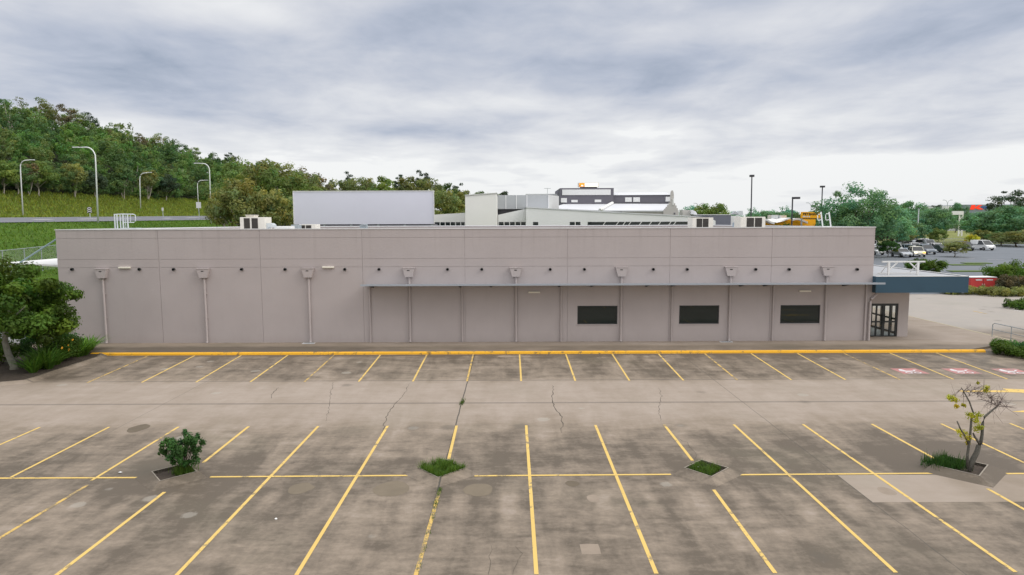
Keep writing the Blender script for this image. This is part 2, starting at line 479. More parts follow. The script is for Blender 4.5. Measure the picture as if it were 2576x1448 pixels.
        sp = t.m('MULTIPLY', t.ss(v2.outputs['Distance'], 0.17, 0.13), t.ss(keep[0], 0.80, 0.82))
        c = t.mix(t.m('MULTIPLY', sp, 0.42), c, (0.36, 0.335, 0.29))
        sp = t.m('MULTIPLY', t.ss(v2.outputs['Distance'], 0.26, 0.10), t.ss(keep[1], 0.84, 0.87))
        c = t.mix(t.m('MULTIPLY', sp, 0.45), c, (0.09, 0.08, 0.065))
    b = t.n('ShaderNodeBsdfPrincipled')
    t.put(b.inputs['Base Color'], c)
    t.put(b.inputs['Roughness'], t.ss(s, 0.2, 0.9, 0.85, 0.62))
    b.inputs['Specular IOR Level'].default_value = 0.3
    t.put(b.inputs['Normal'], t.bump(t.m('ADD', fine, grit), 0.18, 0.01))
    t.put(t.n('ShaderNodeOutputMaterial').inputs['Surface'], b.outputs[0])
    return m

def paint_mat(name, col, wear, under=(0.2, 0.18, 0.155), sc=2.2):
    m = bpy.data.materials.new(name)
    m.use_nodes = True
    t = NT(m.node_tree)
    p = t.n('ShaderNodeNewGeometry').outputs['Position']
    n1 = t.noise(p, sc, 8.0, 0.75)
    n2 = t.noise(p, 0.35, 3.0, 0.5)
    c = t.mix(n2, tuple(q * 0.86 for q in col), tuple(min(1, q * 1.1) for q in col))
    k = t.ss(t.m('ADD', n1, t.m('MULTIPLY', n2, 0.35)), wear, wear + 0.10)
    c = t.mix(t.m('MULTIPLY', k, 0.85), c, under)
    b = t.n('ShaderNodeBsdfPrincipled')
    t.put(b.inputs['Base Color'], c)
    b.inputs['Roughness'].default_value = 0.7
    t.put(t.n('ShaderNodeOutputMaterial').inputs['Surface'], b.outputs[0])
    MATS[name] = m
    return m
M_LINE = paint_mat('line_yellow', (0.66, 0.455, 0.130), 0.72, (0.17, 0.14, 0.10))
M_LINEW = paint_mat('line_yellow_worn', (0.60, 0.40, 0.11), 0.62, (0.17, 0.14, 0.10))
M_KERB = paint_mat('kerb_yellow', (0.76, 0.39, 0.014), 0.72, (0.15, 0.10, 0.04), 2.4)
M_PINK = paint_mat('bay_pink', (0.42, 0.18, 0.17), 0.67, (0.24, 0.20, 0.18), 1.6)
M_LINEWHITE = paint_mat('line_white', (0.60, 0.57, 0.57), 0.74, (0.3, 0.22, 0.2))

def mesh_fence_mat():
    m = bpy.data.materials.new('chain_link')
    m.use_nodes = True
    t = NT(m.node_tree)
    p = t.n('ShaderNodeNewGeometry').outputs['Position']
    x, y, z = t.sep(p)
    a = t.m('ADD', x, y)
    f1 = t.m('LESS_THAN', t.m('FRACT', t.m('DIVIDE', t.m('ADD', a, z), 0.07)), 0.10)
    f2 = t.m('LESS_THAN', t.m('FRACT', t.m('DIVIDE', t.m('SUBTRACT', a, z), 0.07)), 0.10)
    b = t.n('ShaderNodeBsdfPrincipled')
    t.put(b.inputs['Base Color'], (0.33, 0.36, 0.36))
    tr = t.n('ShaderNodeBsdfTransparent')
    mx = t.n('ShaderNodeMixShader')
    t.put(mx.inputs[0], t.m('MAXIMUM', f1, f2))
    t.put(mx.inputs[1], tr.outputs[0])
    t.put(mx.inputs[2], b.outputs[0])
    t.put(t.n('ShaderNodeOutputMaterial').inputs['Surface'], mx.outputs[0])
    return m
M_CHAIN = mesh_fence_mat()

# ------------------------------------------------------------------ mesh helpers
class MB:
    def __init__(s):
        s.v, s.f = [], []
    def add(s, vs, fs):
        o = len(s.v)
        s.v += [tuple(map(float, q)) for q in vs]
        s.f += [tuple(o + i for i in f) for f in fs]
        return s
    def box(s, x0, x1, y0, y1, z0, z1):
        return s.add([(x0, y0, z0), (x1, y0, z0), (x1, y1, z0), (x0, y1, z0), (x0, y0, z1), (x1, y0, z1), (x1, y1, z1), (x0, y1, z1)],
                     [(0, 3, 2, 1), (4, 5, 6, 7), (0, 1, 5, 4), (1, 2, 6, 5), (2, 3, 7, 6), (3, 0, 4, 7)])
    def quad(s, a, b, c, d):
        return s.add([a, b, c, d], [(0, 1, 2, 3)])
    def prism(s, poly, axis, a, b):
        """extrude a polygon of 2-D points along an axis ('x': points are (y,z); 'y': (x,z); 'z': (x,y))"""
        n = len(poly)
        def put(p, h):
            return {'x': (h, p[0], p[1]), 'y': (p[0], h, p[1]), 'z': (p[0], p[1], h)}[axis]
        vs = [put(p, a) for p in poly] + [put(p, b) for p in poly]
        fs = [tuple(range(n)), tuple(range(2 * n - 1, n - 1, -1))]
        fs += [(i, i + n, (i + 1) % n + n, (i + 1) % n) for i in range(n)]
        return s.add(vs, fs)
    def tube(s, pts, rad, n=8, cap=True):
        pts = [np.array(p, float) for p in pts]
        if not hasattr(rad, '__len__'):
            rad = [rad] * len(pts)
        rings = []
        for i, p in enumerate(pts):
            t = pts[min(i + 1, len(pts) - 1)] - pts[max(i - 1, 0)]
            t = t / (np.linalg.norm(t) + 1e-9)
            ref = np.array([0, 0, 1.0]) if abs(t[2]) < 0.9 else np.array([1.0, 0, 0])
            a = np.cross(t, ref)
            a /= np.linalg.norm(a)
            b = np.cross(t, a)
            rings.append([p + rad[i] * (math.cos(2 * math.pi * k / n) * a + math.sin(2 * math.pi * k / n) * b) for k in range(n)])
        vs = [q for r in rings for q in r]
        fs = []
        for i in range(len(pts) - 1):
            for k in range(n):
                k2 = (k + 1) % n
                fs.append((i * n + k, i * n + k2, (i + 1) * n + k2, (i + 1) * n + k))
        if cap:
            fs.append(tuple(range(n - 1, -1, -1)))
            fs.append(tuple((len(pts) - 1) * n + k for k in range(n)))
        return s.add(vs, fs)

OFF = {}
def obj(name, mb, material, parent=None, smooth=False, bevel=0.0, tint=None):
    off = OFF.get(parent.name, np.zeros(3)) if parent else np.zeros(3)
    me = bpy.data.meshes.new(name)
    if isinstance(mb, tuple):
        V, Fq = mb
        V = V - off
        me.vertices.add(len(V))
        me.vertices.foreach_set('co', V.astype(np.float32).ravel())
        me.loops.add(Fq.size)
        me.loops.foreach_set('vertex_index', Fq.astype(np.int32).ravel())
        me.polygons.add(len(Fq))
        me.polygons.foreach_set('loop_start', np.arange(len(Fq), dtype=np.int32) * Fq.shape[1])
        me.update(calc_edges=True)
    else:
        me.from_pydata([tuple(np.array(q) - off) for q in mb.v], [], mb.f)
        me.update()
    if tint is not None:
        at = me.color_attributes.new('tint', 'FLOAT_COLOR', 'POINT')
        at.data.foreach_set('color', tint.astype(np.float32).ravel())
    me.materials.append(material)
    if smooth:
        me.polygons.foreach_set('use_smooth', [True] * len(me.polygons))
    o = bpy.data.objects.new(name, me)
    COL.objects.link(o)
    if parent:
        o.parent = parent
    OFF[o.name] = off
    if bevel:
        b = o.modifiers.new('bevel', 'BEVEL')
        b.width = bevel
        b.segments = 2
        b.limit_method = 'ANGLE'
    return o
def tag(o, label, cat, group=None, kind=None):
    if label:
        o['label'] = label
    if cat:
        o['category'] = cat
    if group:
        o['group'] = group
    if kind:
        o['kind'] = kind
    return o
def thing(name, label, cat, loc=(0, 0, 0), group=None):
    o = bpy.data.objects.new(name, None)
    COL.objects.link(o)
    o.location = tuple(map(float, loc))
    OFF[o.name] = np.array(loc, float)
    return tag(o, label, cat, group)
def struct(name, mb, m, **k):
    o = obj(name, mb, m, **k)
    o['kind'] = 'structure'
    return o
def copy_tree(o, parent=None):
    c = o.copy()
    COL.objects.link(c)
    if parent:
        c.parent = parent
    for ch in list(o.children):
        copy_tree(ch, c)
    return c
def text_mesh(name, body, m, parent, origin, xdir, updir, height, width=None, depth=0.02):
    cu = bpy.data.curves.new(name, 'FONT')
    cu.body = body
    cu.size = 1.0
    cu.extrude = 0.0
    cu.offset = 0.028
    tmp = bpy.data.objects.new(name, cu)
    COL.objects.link(tmp)
    bpy.context.view_layer.update()
    dg = bpy.context.evaluated_depsgraph_get()
    me = bpy.data.meshes.new_from_object(tmp.evaluated_get(dg))
    bpy.data.objects.remove(tmp)
    V = np.array([v.co[:] for v in me.vertices])
    lo, hi = V.min(0), V.max(0)
    sy = height / (hi[1] - lo[1])
    sx = (width / (hi[0] - lo[0])) if width else sy
    mb = MB()
    o_, xd, ud = np.array(origin, float), np.array(xdir, float), np.array(updir, float)
    mb.add([o_ + xd * (v[0] - lo[0]) * sx + ud * (v[1] - lo[1]) * sy for v in V], [tuple(p.vertices) for p in me.polygons])
    bpy.data.meshes.remove(me)
    return obj(name, mb, m, parent)

# ------------------------------------------------------------------ ground, roads, paths
xs = np.unique(np.concatenate([np.linspace(-420, -170, 12), np.arange(-170, -30, 2.0), np.linspace(-33, -28, 3), np.linspace(-28, 60, 23), np.linspace(60, 700, 24)]))
ys = np.unique(np.concatenate([np.linspace(-40, 60, 21), np.arange(60, 260, 4.0), np.linspace(260, 460, 21), np.linspace(460, 1200, 12)]))
gv, gf = [], []
for y in ys:
    for x in xs:
        gv.append((x, y, terrain(x, y) - 0.06))
nx = len(xs)
for j in range(len(ys) - 1):
    for i in range(nx - 1):
        gf.append((j * nx + i, j * nx + i + 1, (j + 1) * nx + i + 1, (j + 1) * nx + i))
g = MB()
g.add(gv, gf)
struct('ground', g, ground_mat(), smooth=True)

g = MB()
g.box(-75, 30, -30, 56, -0.055, 0.0)
g.box(30, 120, -30, 70, -0.055, 0.0)
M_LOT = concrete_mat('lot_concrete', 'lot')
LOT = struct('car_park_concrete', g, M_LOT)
g = MB()
g.box(9.76, 16.9, 17.17, 19.10, -0.001, 0.002)
pt = obj('concrete_patch', g, concrete_mat('patch_concrete', 'patch'), LOT)

M_PATH = concrete_mat('path_concrete', 'path')
g = MB()
g.prism([(-29.5, 37.75), (26.6, 37.75), (31.2, 40.2), (31.2, 84), (22.3, 84), (22.3, 41.2), (-29.5, 41.2)], 'z', -0.05, 0.13)
struct('footpath', g, M_PATH)
g = MB()
g.prism([(37.52, -0.02), (37.55, 0.10), (37.60, 0.135), (37.748, 0.137), (37.748, -0.02)], 'x', -24.2, 27.4)
tag(obj('painted_kerb', g, M_KERB), 'long yellow painted kerb along the front of the grey warehouse', 'kerb')
g = MB()
g.prism([(31.202, 0.139), (31.35, 0.135), (31.40, 0.0), (31.202, 0.0)], 'y', 40.2, 84)
tag(obj('concrete_kerb', g, mat('kerb_grey', (0.42, 0.37, 0.25), 0.8, 0.1)), 'plain concrete kerb edging the side footpath beyond the entrance', 'kerb')

def strip(mb, p, q, wd, z=0.006):
    p, q = np.array(p[:2], float), np.array(q[:2], float)
    d = (q - p) / np.linalg.norm(q - p)
    nrm = np.array([-d[1], d[0]]) * wd / 2
    mb.add([(*(p - nrm), z), (*(q - nrm), z), (*(q + nrm), z), (*(p + nrm), z)], [(0, 1, 2, 3)])
random.seed(3)
# front row of bay lines (against the yellow kerb)
for k in range(18):
    x1 = -20.21 + 2.588 * k
    x0 = -20.79 + 2.662 * k
    g = MB()
    strip(g, (x1, 31.02), (x0, 37.42), 0.088)
    obj('bay_line', g, M_LINEW if k in (0, 4, 7, 12, 15) else M_LINE, LOT)
# second and third rows, back to back over the cross line
ISL = {-3: (-10.15, 19.25), 0: (-2.1, 19.45), 3: (5.92, 19.4), 6: (13.85, 19.65)}
for k in range(-7, 9):
    x = -2.05 + 2.587 * k
    far = 24.08
    near = 13.58
    if k in ISL:
        g = MB()
        strip(g, (x + 0.02, far), (x + 0.05, 20.35), 0.10)
        obj('bay_line', g, M_LINE, LOT)
        g = MB()
        strip(g, (x + 0.02, 18.05), (x - 0.02, near if k != 0 else 12.0), 0.098)
        obj('bay_line', g, M_LINEW if k == 0 else M_LINE, LOT)
    elif k < -3:
        g = MB()
        strip(g, (x, far), (x, 19.2 if k != -4 else 18.9), 0.09)
        obj('bay_line', g, M_LINE, LOT)
        g = MB()
        strip(g, (x + (0.1 if k == -4 else 0), 18.6), (x, near), 0.10)
        obj('bay_line', g, M_LINEW, LOT)
    else:
        g = MB()
        strip(g, (x + 0.03, far), (x, near), 0.095)
        obj('bay_line', g, M_LINE, LOT)
for a, b in ((-21.0, -10.95), (-9.0, -3.1), (-1.1, 4.8), (6.85, 12.65), (14.85, 22.0)):
    g = MB()
    strip(g, (a, 19.11 if a < -10 else 19.15), (b, 19.12 if a < -10 else 19.20), 0.10, 0.0085)
    obj('cross_line', g, M_LINE, LOT)
# arrows in the aisle at the right
g = MB()
g.add([(*q, 0.006) for q in ((20.0, 28.93), (22.2, 28.93), (22.2, 29.25), (24.6, 28.75), (22.9, 28.2), (22.5, 28.55), (20.0, 28.72))], [tuple(range(6, -1, -1))])
obj('direction_arrow', g, M_LINE, LOT)
g = MB()
g.add([(*q, 0.006) for q in ((19.9, 25.62), (22.0, 26.15), (22.0, 25.75), (24.4, 25.75), (24.4, 25.5), (22.0, 25.5), (22.0, 25.05))], [tuple(range(6, -1, -1))])
obj('direction_arrow', g, M_LINE, LOT)
# pram bays: pink panel, white pram
for cx, cy in ((20.15, 32.83), (22.75, 32.80), (25.2, 32.70)):
    g = MB()
    g.box(cx - 0.62, cx + 0.68, cy - 0.60, cy + 0.60, 0.0, 0.003)
    pk = obj('pram_bay_marking', g, M_PINK, LOT)
    g = MB()
    def fan(c, r, a0, a1, n=14, z=0.007):
        g.add([(c[0], c[1], z)] + [(c[0] + r[0] * math.cos(a0 + (a1 - a0) * i / n), c[1] + r[1] * math.sin(a0 + (a1 - a0) * i / n), z) for i in range(n + 1)],
              [(0, i + 1, i + 2) for i in range(n)])
    def ring(c, r0, r1, n=18, z=0.0065):
        vs = []
        for i in range(n):
            a = 2 * math.pi * i / n
            vs += [(c[0] + r0 * math.cos(a), c[1] + r0 * math.sin(a), z), (c[0] + r1 * math.cos(a), c[1] + r1 * math.sin(a), z)]
        g.add(vs, [(2 * i, 2 * i + 1, (2 * i + 3) % (2 * n), (2 * i + 2) % (2 * n)) for i in range(n)])
    fan((cx - 0.1, cy + 0.05), (0.33, 0.22), math.pi, 2 * math.pi)
    fan((cx - 0.12, cy + 0.055), (0.31, 0.40), math.pi * 0.55, math.pi)
    strip(g, (cx + 0.22, cy - 0.02), (cx + 0.40, cy + 0.20), 0.08, 0.0072)
    strip(g, (cx + 0.32, cy + 0.22), (cx + 0.52, cy + 0.22), 0.08, 0.0074)
    ring((cx - 0.22, cy - 0.36), 0.10, 0.17)
    ring((cx + 0.22, cy - 0.36), 0.10, 0.17)
    obj('pram_symbol', g, M_LINEWHITE, pk)
# cracks
def crack(pts, wd):
    rnd = random.Random(len(pts) * 7 + int(pts[0][0]))
    P = [onZ(*q)[:2] for q in pts]
    fine_ = []
    for a, b in zip(P[:-1], P[1:]):
        n = max(2, int(np.linalg.norm(b - a) / 0.22))
        for i in range(n):
            fine_.append(a + (b - a) * i / n + np.array([rnd.uniform(-.05, .05), rnd.uniform(-.05, .05)]))
    fine_.append(P[-1])
    g = MB()
    vs = []
    for i, p in enumerate(fine_):
        h = wd * rnd.uniform(0.3, 1.0) * (0.4 + min(i, len(fine_) - 1 - i, 4) / 6)
        vs += [(p[0] - h, p[1], 0.0035), (p[0] + h, p[1], 0.0035)]
    g.add(vs, [(2 * i, 2 * i + 1, 2 * i + 3, 2 * i + 2) for i in range(len(fine_) - 1)])
    obj('crack', g, mat('crack_dark', (0.085, 0.072, 0.056), 0.9, 0.2, 4), LOT)
crack([(1030, 965), (1022, 985), (1010, 1000), (976, 1040), (968, 1060), (962, 1100)], 0.016)
crack([(1392, 970), (1392, 985), (1388, 1010), (1403, 1035), (1415, 1050), (1413, 1090)], 0.022)
crack([(702, 975), (684, 990), (683, 1003)], 0.022)
crack([(838, 962), (834, 985), (826, 1035), (820, 1060)], 0.011)
crack([(1658, 975), (1664, 1000), (1656, 1030), (1662, 1060)], 0.012)
crack([(1685, 1095), (1730, 1115), (1752, 1145), (1748, 1165)], 0.010)
crack([(1300, 1375), (1312, 1395), (1296, 1420), (1290, 1446)], 0.009)
crack([(1240, 1370), (1233, 1400), (1228, 1446)], 0.014)

# irregular stains and patched spots on the concrete
def spot(px, py, rx, ry, m, seed, z=0.0025, square=False):
    c = onZ(px, py)
    r_ = random.Random(seed)
    n = 22
    if square:
        pts_ = [(c[0] + rx * a, c[1] + ry * b, z) for a, b in ((-1, -1), (-.2, -1.04), (1, -.97), (1.02, .2), (.97, 1), (.1, 1.05), (-1.03, .98))]
    else:
        k = [1 + r_.uniform(-.16, .16) for _ in range(n)]
        k = [(k[i] + k[i - 1] + k[(i + 1) % n]) / 3 for i in range(n)]
        pts_ = [(c[0] + rx * k[i] * math.cos(6.2832 * i / n), c[1] + ry * k[i] * math.sin(6.2832 * i / n), z) for i in range(n)]
    g = MB()
    g.add(pts_, [tuple(range(len(pts_)))])
    obj('surface_stain', g, m, LOT)
M_ST1 = mat('stain_dark', (0.125, 0.10, 0.070), 0.8, 0.2, 2)
M_ST2 = mat('stain_brown', (0.170, 0.138, 0.098), 0.8, 0.15, 2)
M_ST3 = mat('stain_pale', (0.265, 0.215, 0.168), 0.85, 0.15, 2.5)
spot(348, 1078, .34, .50, M_ST1, 1)
spot(757, 1229, .36, .38, M_ST2, 2)
spot(1204, 1232, .42, .46, M_ST2, 3)
spot(1440, 1217, .22, .20, M_ST1, 4)
spot(1492, 1255, .17, .26, M_ST3, 5)
spot(1485, 1382, .22, .24, M_ST3, 6, square=True)
spot(2230, 1236, .22, .30, M_ST3, 9)
spot(985, 1230, .50, .55, M_ST2, 10)
spot(1275, 897, .55, .28, M_ST3, 12)
# weeds in the joint running down to the camera
def blades(n, area, h, wd, seed, lean=0.5, tint=(0.75, 1.25)):
    """grass blades as narrow triangles-quads; area(rng)->x,y,z"""
    r = np.random.default_rng(seed)
    V = np.zeros((n, 4, 3))
    base = np.array([area(r) for _ in range(n)])
    a = r.uniform(0, 2 * np.pi, n)
    hh = h * r.uniform(0.5, 1.2, n) * (1 + .55 * np.sin(base[:, 0] * 9.1 + 1.3) * np.cos(base[:, 1] * 7.7))
    le = lean * hh * r.uniform(0.2, 1.0, n)
    s = np.stack([np.cos(a), np.sin(a), np.zeros(n)], 1)
    t = np.stack([-np.sin(a), np.cos(a), np.zeros(n)], 1)
    ww = (wd * r.uniform(0.6, 1.3, n))[:, None]
    V[:, 0] = base - t * ww / 2
    V[:, 1] = base + t * ww / 2
    tip = base + s * le[:, None] + np.array([0, 0, 1.0]) * hh[:, None]
    V[:, 2] = tip + t * ww * 0.12
    V[:, 3] = tip - t * ww * 0.12
    k = r.uniform(*tint, n)
    hue = r.uniform(-0.15, 0.25, n)
    C = np.ones((n, 4, 4))
    C[:, :, 0] = (k * (1 + hue))[:, None]
    C[:, :, 1] = k[:, None]
    C[:, :, 2] = (k * (1 - hue))[:, None]
    return V.reshape(-1, 3), np.arange(4 * n).reshape(n, 4), C.reshape(-1, 4)
def grassobj(name, bl, m, parent=None, kind='stuff'):
    o = obj(name, (bl[0], bl[1]), m, parent, tint=bl[2])
    if kind:
        o['kind'] = kind
    return o
def wa(r):
    y = 18.3 - abs(r.normal(0, 1.0)) if r.random() < 0.7 else r.uniform(13, 18.3)
    return (-2.03 + r.normal(0, 0.035), y, 0.0)
o = grassobj('joint_weeds', blades(420, wa, 0.05, 0.012, 5, 0.9), L_GRASS)
tag(o, 'low weeds growing along the joint below the grassy diamond', 'weeds')

# ------------------------------------------------------------------ diamond planters in the car park
def planter(k, c, half, label, soil, inner_h=0.13):
    """a diamond of soil with a flared concrete surround"""
    cx, cy = c
    inner = [(cx - half, cy + 0.02), (cx - 0.05, cy - half * 1.05), (cx + half, cy), (cx + 0.05, cy + half * 1.05)]
    outer = [(cx - half * 1.66, cy - 0.20), (cx - 0.05, cy - half * 1.8), (cx + half * 1.66, cy - 0.20), (cx + 0.05, cy + half * 1.3)]
    th = thing('diamond_planter', label, 'planter', (cx, cy, 0), 'diamond planters in the car park')
    g = MB()
    n = 4
    top_o = [(p[0] + (p[0] - cx) * 0.13, p[1] + (p[1] - cy) * 0.13) for p in inner]
    vs = [(*p, 0.002) for p in outer] + [(*p, inner_h - 0.012) for p in top_o] + [(*p, inner_h) for p in inner] + [(*p, 0.03) for p in inner]
    fs = []
    for r in range(3):
        for i in range(n):
            j = (i + 1) % n
            fs.append((r * n + i, r * n + j, (r + 1) * n + j, (r + 1) * n + i))
    g.add(vs, fs)
    obj('kerb_surround', g, MATS.get('isl') or MATS.setdefault('isl', concrete_mat('planter_concrete', 'lot', -0.14)), th)
    g = MB()
    rim = [(p[0] + (p[0] - cx) * 0.065, p[1] + (p[1] - cy) * 0.065) for p in inner]
    g.add([(*p, inner_h + 0.004) for p in rim] + [(*p, inner_h + 0.004) for p in inner] + [(*p, 0.04) for p in inner], [(i, (i + 1) % n, n + (i + 1) % n, n + i) for i in range(n)] + [(n + i, n + (i + 1) % n, 2 * n + (i + 1) % n, 2 * n + i) for i in range(n)])
    obj('rim', g, mat('planter_rim', (0.30, 0.265, 0.22), 0.85, 0.2, 2.5, dirt=((0.09, 0.08, 0.065), 0.7)), th)
    g = MB()
    g.add([(*p, 0.05) for p in inner], [(0, 1, 2, 3)])
    obj('soil', g, soil, th)
    return th, inner
def in_diamond(inner, fill=0.95, bias=(0, 0)):
    c = np.mean(np.array(inner), 0)
    def f(r):
        while True:
            u, v = r.uniform(-1, 1, 2)
            if abs(u) + abs(v) <= fill:
                h = (inner[2][0] - inner[0][0]) / 2
                return (c[0] + u * h + bias[0], c[1] + v * h * 1.03 + bias[1], 0.05)
    return f
p1, i1 = planter(-3, (-10.13, 19.27), 0.66, 'diamond planter holding the round green bush, bare brown soil at its left', M_SOIL)
p2, i2 = planter(0, (-2.1, 19.47), 0.68, 'diamond planter filled to the edges with green grass', M_SOIL)
p3, i3 = planter(3, (5.92, 19.40), 0.64, 'diamond planter with sparse grass over soil and a few scraps of litter', M_SOIL)
p4, i4 = planter(6, (13.75, 19.55), 0.80, 'diamond planter under the sparse half bare tree, beside the pale patch', M_SOIL)
tag(grassobj('planter_grass', blades(5200, in_diamond(i2, 1.06, (0.0, 0.03)), 0.17, 0.014, 1, 0.9, (.55, 1.35)), L_GRASS), 'dense green grass in the diamond planter with no litter', 'grass')
tag(grassobj('planter_grass', blades(1500, in_diamond(i3, 0.80, (-0.05, 0.02)), 0.13, 0.013, 2, 0.9, (.5, 1.3)), L_GRASS), 'thin green grass in the planter with litter', 'grass')
tag(grassobj('planter_grass', blades(700, lambda r: (-9.9 + r.normal(0, .14), 19.42 + r.normal(0, .13), .05), 0.22, 0.014, 7, 0.6), L_GRASS), 'small grass tuft at the foot of the round bush', 'grass')
tag(grassobj('planter_grass', blades(1700, lambda r: (13.38 + r.normal(0, .24), 19.72 + r.normal(0, .18), .05), 0.24, 0.02, 8, 0.6, (0.5, 1.0)), L_SHRUB), 'dark green tufted grass at the foot of the half bare tree', 'grass')
for q, s_ in ((onZ(1757, 1177, .07), .04), (onZ(1768, 1181, .07), .03), (onZ(1811, 1193, .07), .035)):
    g = MB()
    g.box(q[0] - s_, q[0] + s_, q[1] - s_, q[1] + s_, 0.055, 0.10)
lit = [("crumpled white paper scrap in the sparse planter, by its back corner", onZ(1757, 1177, .06), .05), ("tiny white scrap in the sparse planter, near its right corner", onZ(1811, 1193, .06), .04),
       ("white paper scrap lying on the concrete left of the long worn line", onZ(694, 1307), .035), ("thin white scrap on the concrete left of the round bush", onZ(303, 1190), .06)]
for i, (lb, q, s_) in enumerate(lit):
    rr = random.Random(i)
    g = MB()
    n = 7
    ringv = [(q[0] + s_ * (0.6 + rr.random() * .6) * math.cos(6.283 * j / n), q[1] + s_ * (0.6 + rr.random() * .6) * math.sin(6.283 * j / n), q[2] + 0.006 + 0.03 * rr.random()) for j in range(n)]
    g.add(ringv + [(q[0], q[1], q[2] + 0.045), (q[0], q[1], q[2] + .004)], [(j, (j + 1) % n, n) for j in range(n)] + [((j + 1) % n, j, n + 1) for j in range(n)])
    tag(obj('litter', g, M_WHITE), lb, 'litter', 'scraps of litter')

# ------------------------------------------------------------------ the grey warehouse
YW = 40.80
ZT = 7.16
ZB = 0.13
PX = [-27.92, -21.67, -15.42, -9.13, -2.81, 3.53, 9.86, 16.14, 22.47]
W = thing('warehouse_building', 'long windowless grey warehouse with jointed panel walls, awning and downpipes', 'building', (-2.7, YW, 0))
def wz(py, px=1288):
    return onY(px, py, YW)[2]
zg = [wz(597), wz(650), wz(670.5)]
WIN = {5: (1452.5, 1553.5), 6: (1708.5, 1809.0), 7: (1963.0, 2063.0)}
wz0, wz1 = wz(817), wz(770.5)
gap = 0.008
for i in range(8):
    a, b = PX[i] + gap, PX[i + 1] - gap
    if i == 0:
        a -= gap
    if i == 7:
        b += gap
    g = MB()
    rows = [(ZB, zg[2] - gap), (zg[2] + gap, zg[1] - gap), (zg[1] + gap, zg[0] - gap), (zg[0] + gap, ZT)]
    for r, (z0, z1) in enumerate(rows):
        if r == 0 and i in WIN:
            xa, xb = onY(WIN[i][0], 790, YW)[0], onY(WIN[i][1], 790, YW)[0]
            g.box(a, xa, YW, YW + .15, z0, z1)
            g.box(xb, b, YW, YW + .15, z0, z1)
            g.box(xa, xb, YW, YW + .15, z0, wz0)
            g.box(xa, xb, YW, YW + .15, wz1, z1)
        else:
            g.box(a, b, YW, YW + .15, z0, z1)
    obj('wall_panel', g, M_WALLP, W)
g = MB()
g.box(PX[0] + .01, PX[8] - .01, YW + .03, YW + .028 + .12, zg[2] - .05, ZT - .02)
g.box(PX[0] + .01, PX[8] - .01, YW + .152, YW + .30, ZB, ZT - .02)
for q in PX[1:-1]:
    g.box(q - .05, q + .05, YW + .03, YW + .149, ZB, zg[2] - .051)
obj('wall_backing', g, M_WALL, W)
YR = 75.2
g = MB()
g.box(PX[0], PX[0] + .2, YW + .301, YR, 0, ZT - .03)
g.box(PX[8] - .2, PX[8], YW + 1.36, YR, 0, ZT - .03)
g.box(PX[0] + .2, PX[8] - .2, YR - .2, YR, 0, ZT - .03)
obj('side_wall', g, M_WALL, W)
g = MB()
g.box(PX[0] + .2, PX[8] - .2, YW + .302, YR - .2, 6.72, 6.86)
for q in np.arange(PX[0] + .6, PX[8] - .3, .38):
    g.box(q, q + .05, YW + .32, YR - .22, 6.861, 6.885)
obj('roof', g, M_ROOF, W)
g = MB()
g.box(PX[0] - .03, PX[8] + .03, YW - .03, YW + .34, ZT, ZT + .055)
g.box(PX[0] - .03, PX[0] + .26, YW + .341, YR, ZT - .03, ZT + .05)
g.box(PX[8] - .26, PX[8] + .03, YW + .341, YR, ZT - .03, ZT + .05)
g.box(PX[0] + .262, PX[8] - .262, YR - .3, YR + .02, ZT - .03, ZT + .05)
obj('cap_flashing', g, M_CAP, W)
for i, (xa, xb) in WIN.items():
    xa, xb = onY(xa, 790, YW)[0], onY(xb, 790, YW)[0]
    g = MB()
    f = .06
    for bx in ((xa, xb, wz0, wz0 + f), (xa, xb, wz1 - f, wz1), (xa, xa + f, wz0 + f, wz1 - f), (xb - f, xb, wz0 + f, wz1 - f)):
        g.box(bx[0], bx[1], YW + .06, YW + .12, bx[2], bx[3])
    wn = obj('window', g, M_FRAME, W)
    g = MB()
    g.box(xa + f, xb - f, YW + .085, YW + .095, wz0 + f, wz1 - f)
    obj('pane', g, M_GLASS, wn)
    g = MB()
    g.box(xa - .02, xb + .02, YW - .03, YW - .001, wz0 - .05, wz0 - .003)
    obj('sill', g, M_TRIM, wn)
# rainwater heads and downpipes
HEADS = [(258, 269), (513, 523), (775, 781), (1028, 1033), (1296, 1297), (1561, 1558), (1835, 1831), (2077, 2069)]
zh1, zh0 = wz(674), wz(696)
for hx, bx in HEADS:
    x = onY(hx, 690, YW)[0]
    g = MB()
    r = .068
    g.tube([(x + .05, YW - .10, zh0 + .05), (x + .05, YW - .10, ZB + .12), (x + .05, YW - .14, ZB + .015)], r, 10)
    for zz in (3.2, 1.7):
        g.box(x - .06, x + .16, YW - .06, YW - .003, zz, zz + .05)
    dp = obj('downpipe', g, M_TRIM, W)
    g = MB()
    pr = [(x - .33, zh1), (x - .33, zh1 - .05), (x - .19, zh0), (x + .27, zh0), (x + .39, zh1 - .05), (x + .39, zh1)]
    g.prism(pr, 'y', YW - .26, YW - .003)
    g.box(x - .36, x + .42, YW - .285, YW - .004, zh1, zh1 + .035)
    rh = obj('rainwater_head', g, M_TRIM, dp)
    g = MB()
    g.box(x - .06, x + .10, YW - .268, YW - .262, zh1 - .16, zh1 - .11)
    obj('overflow_slot', g, M_BLACK, rh)
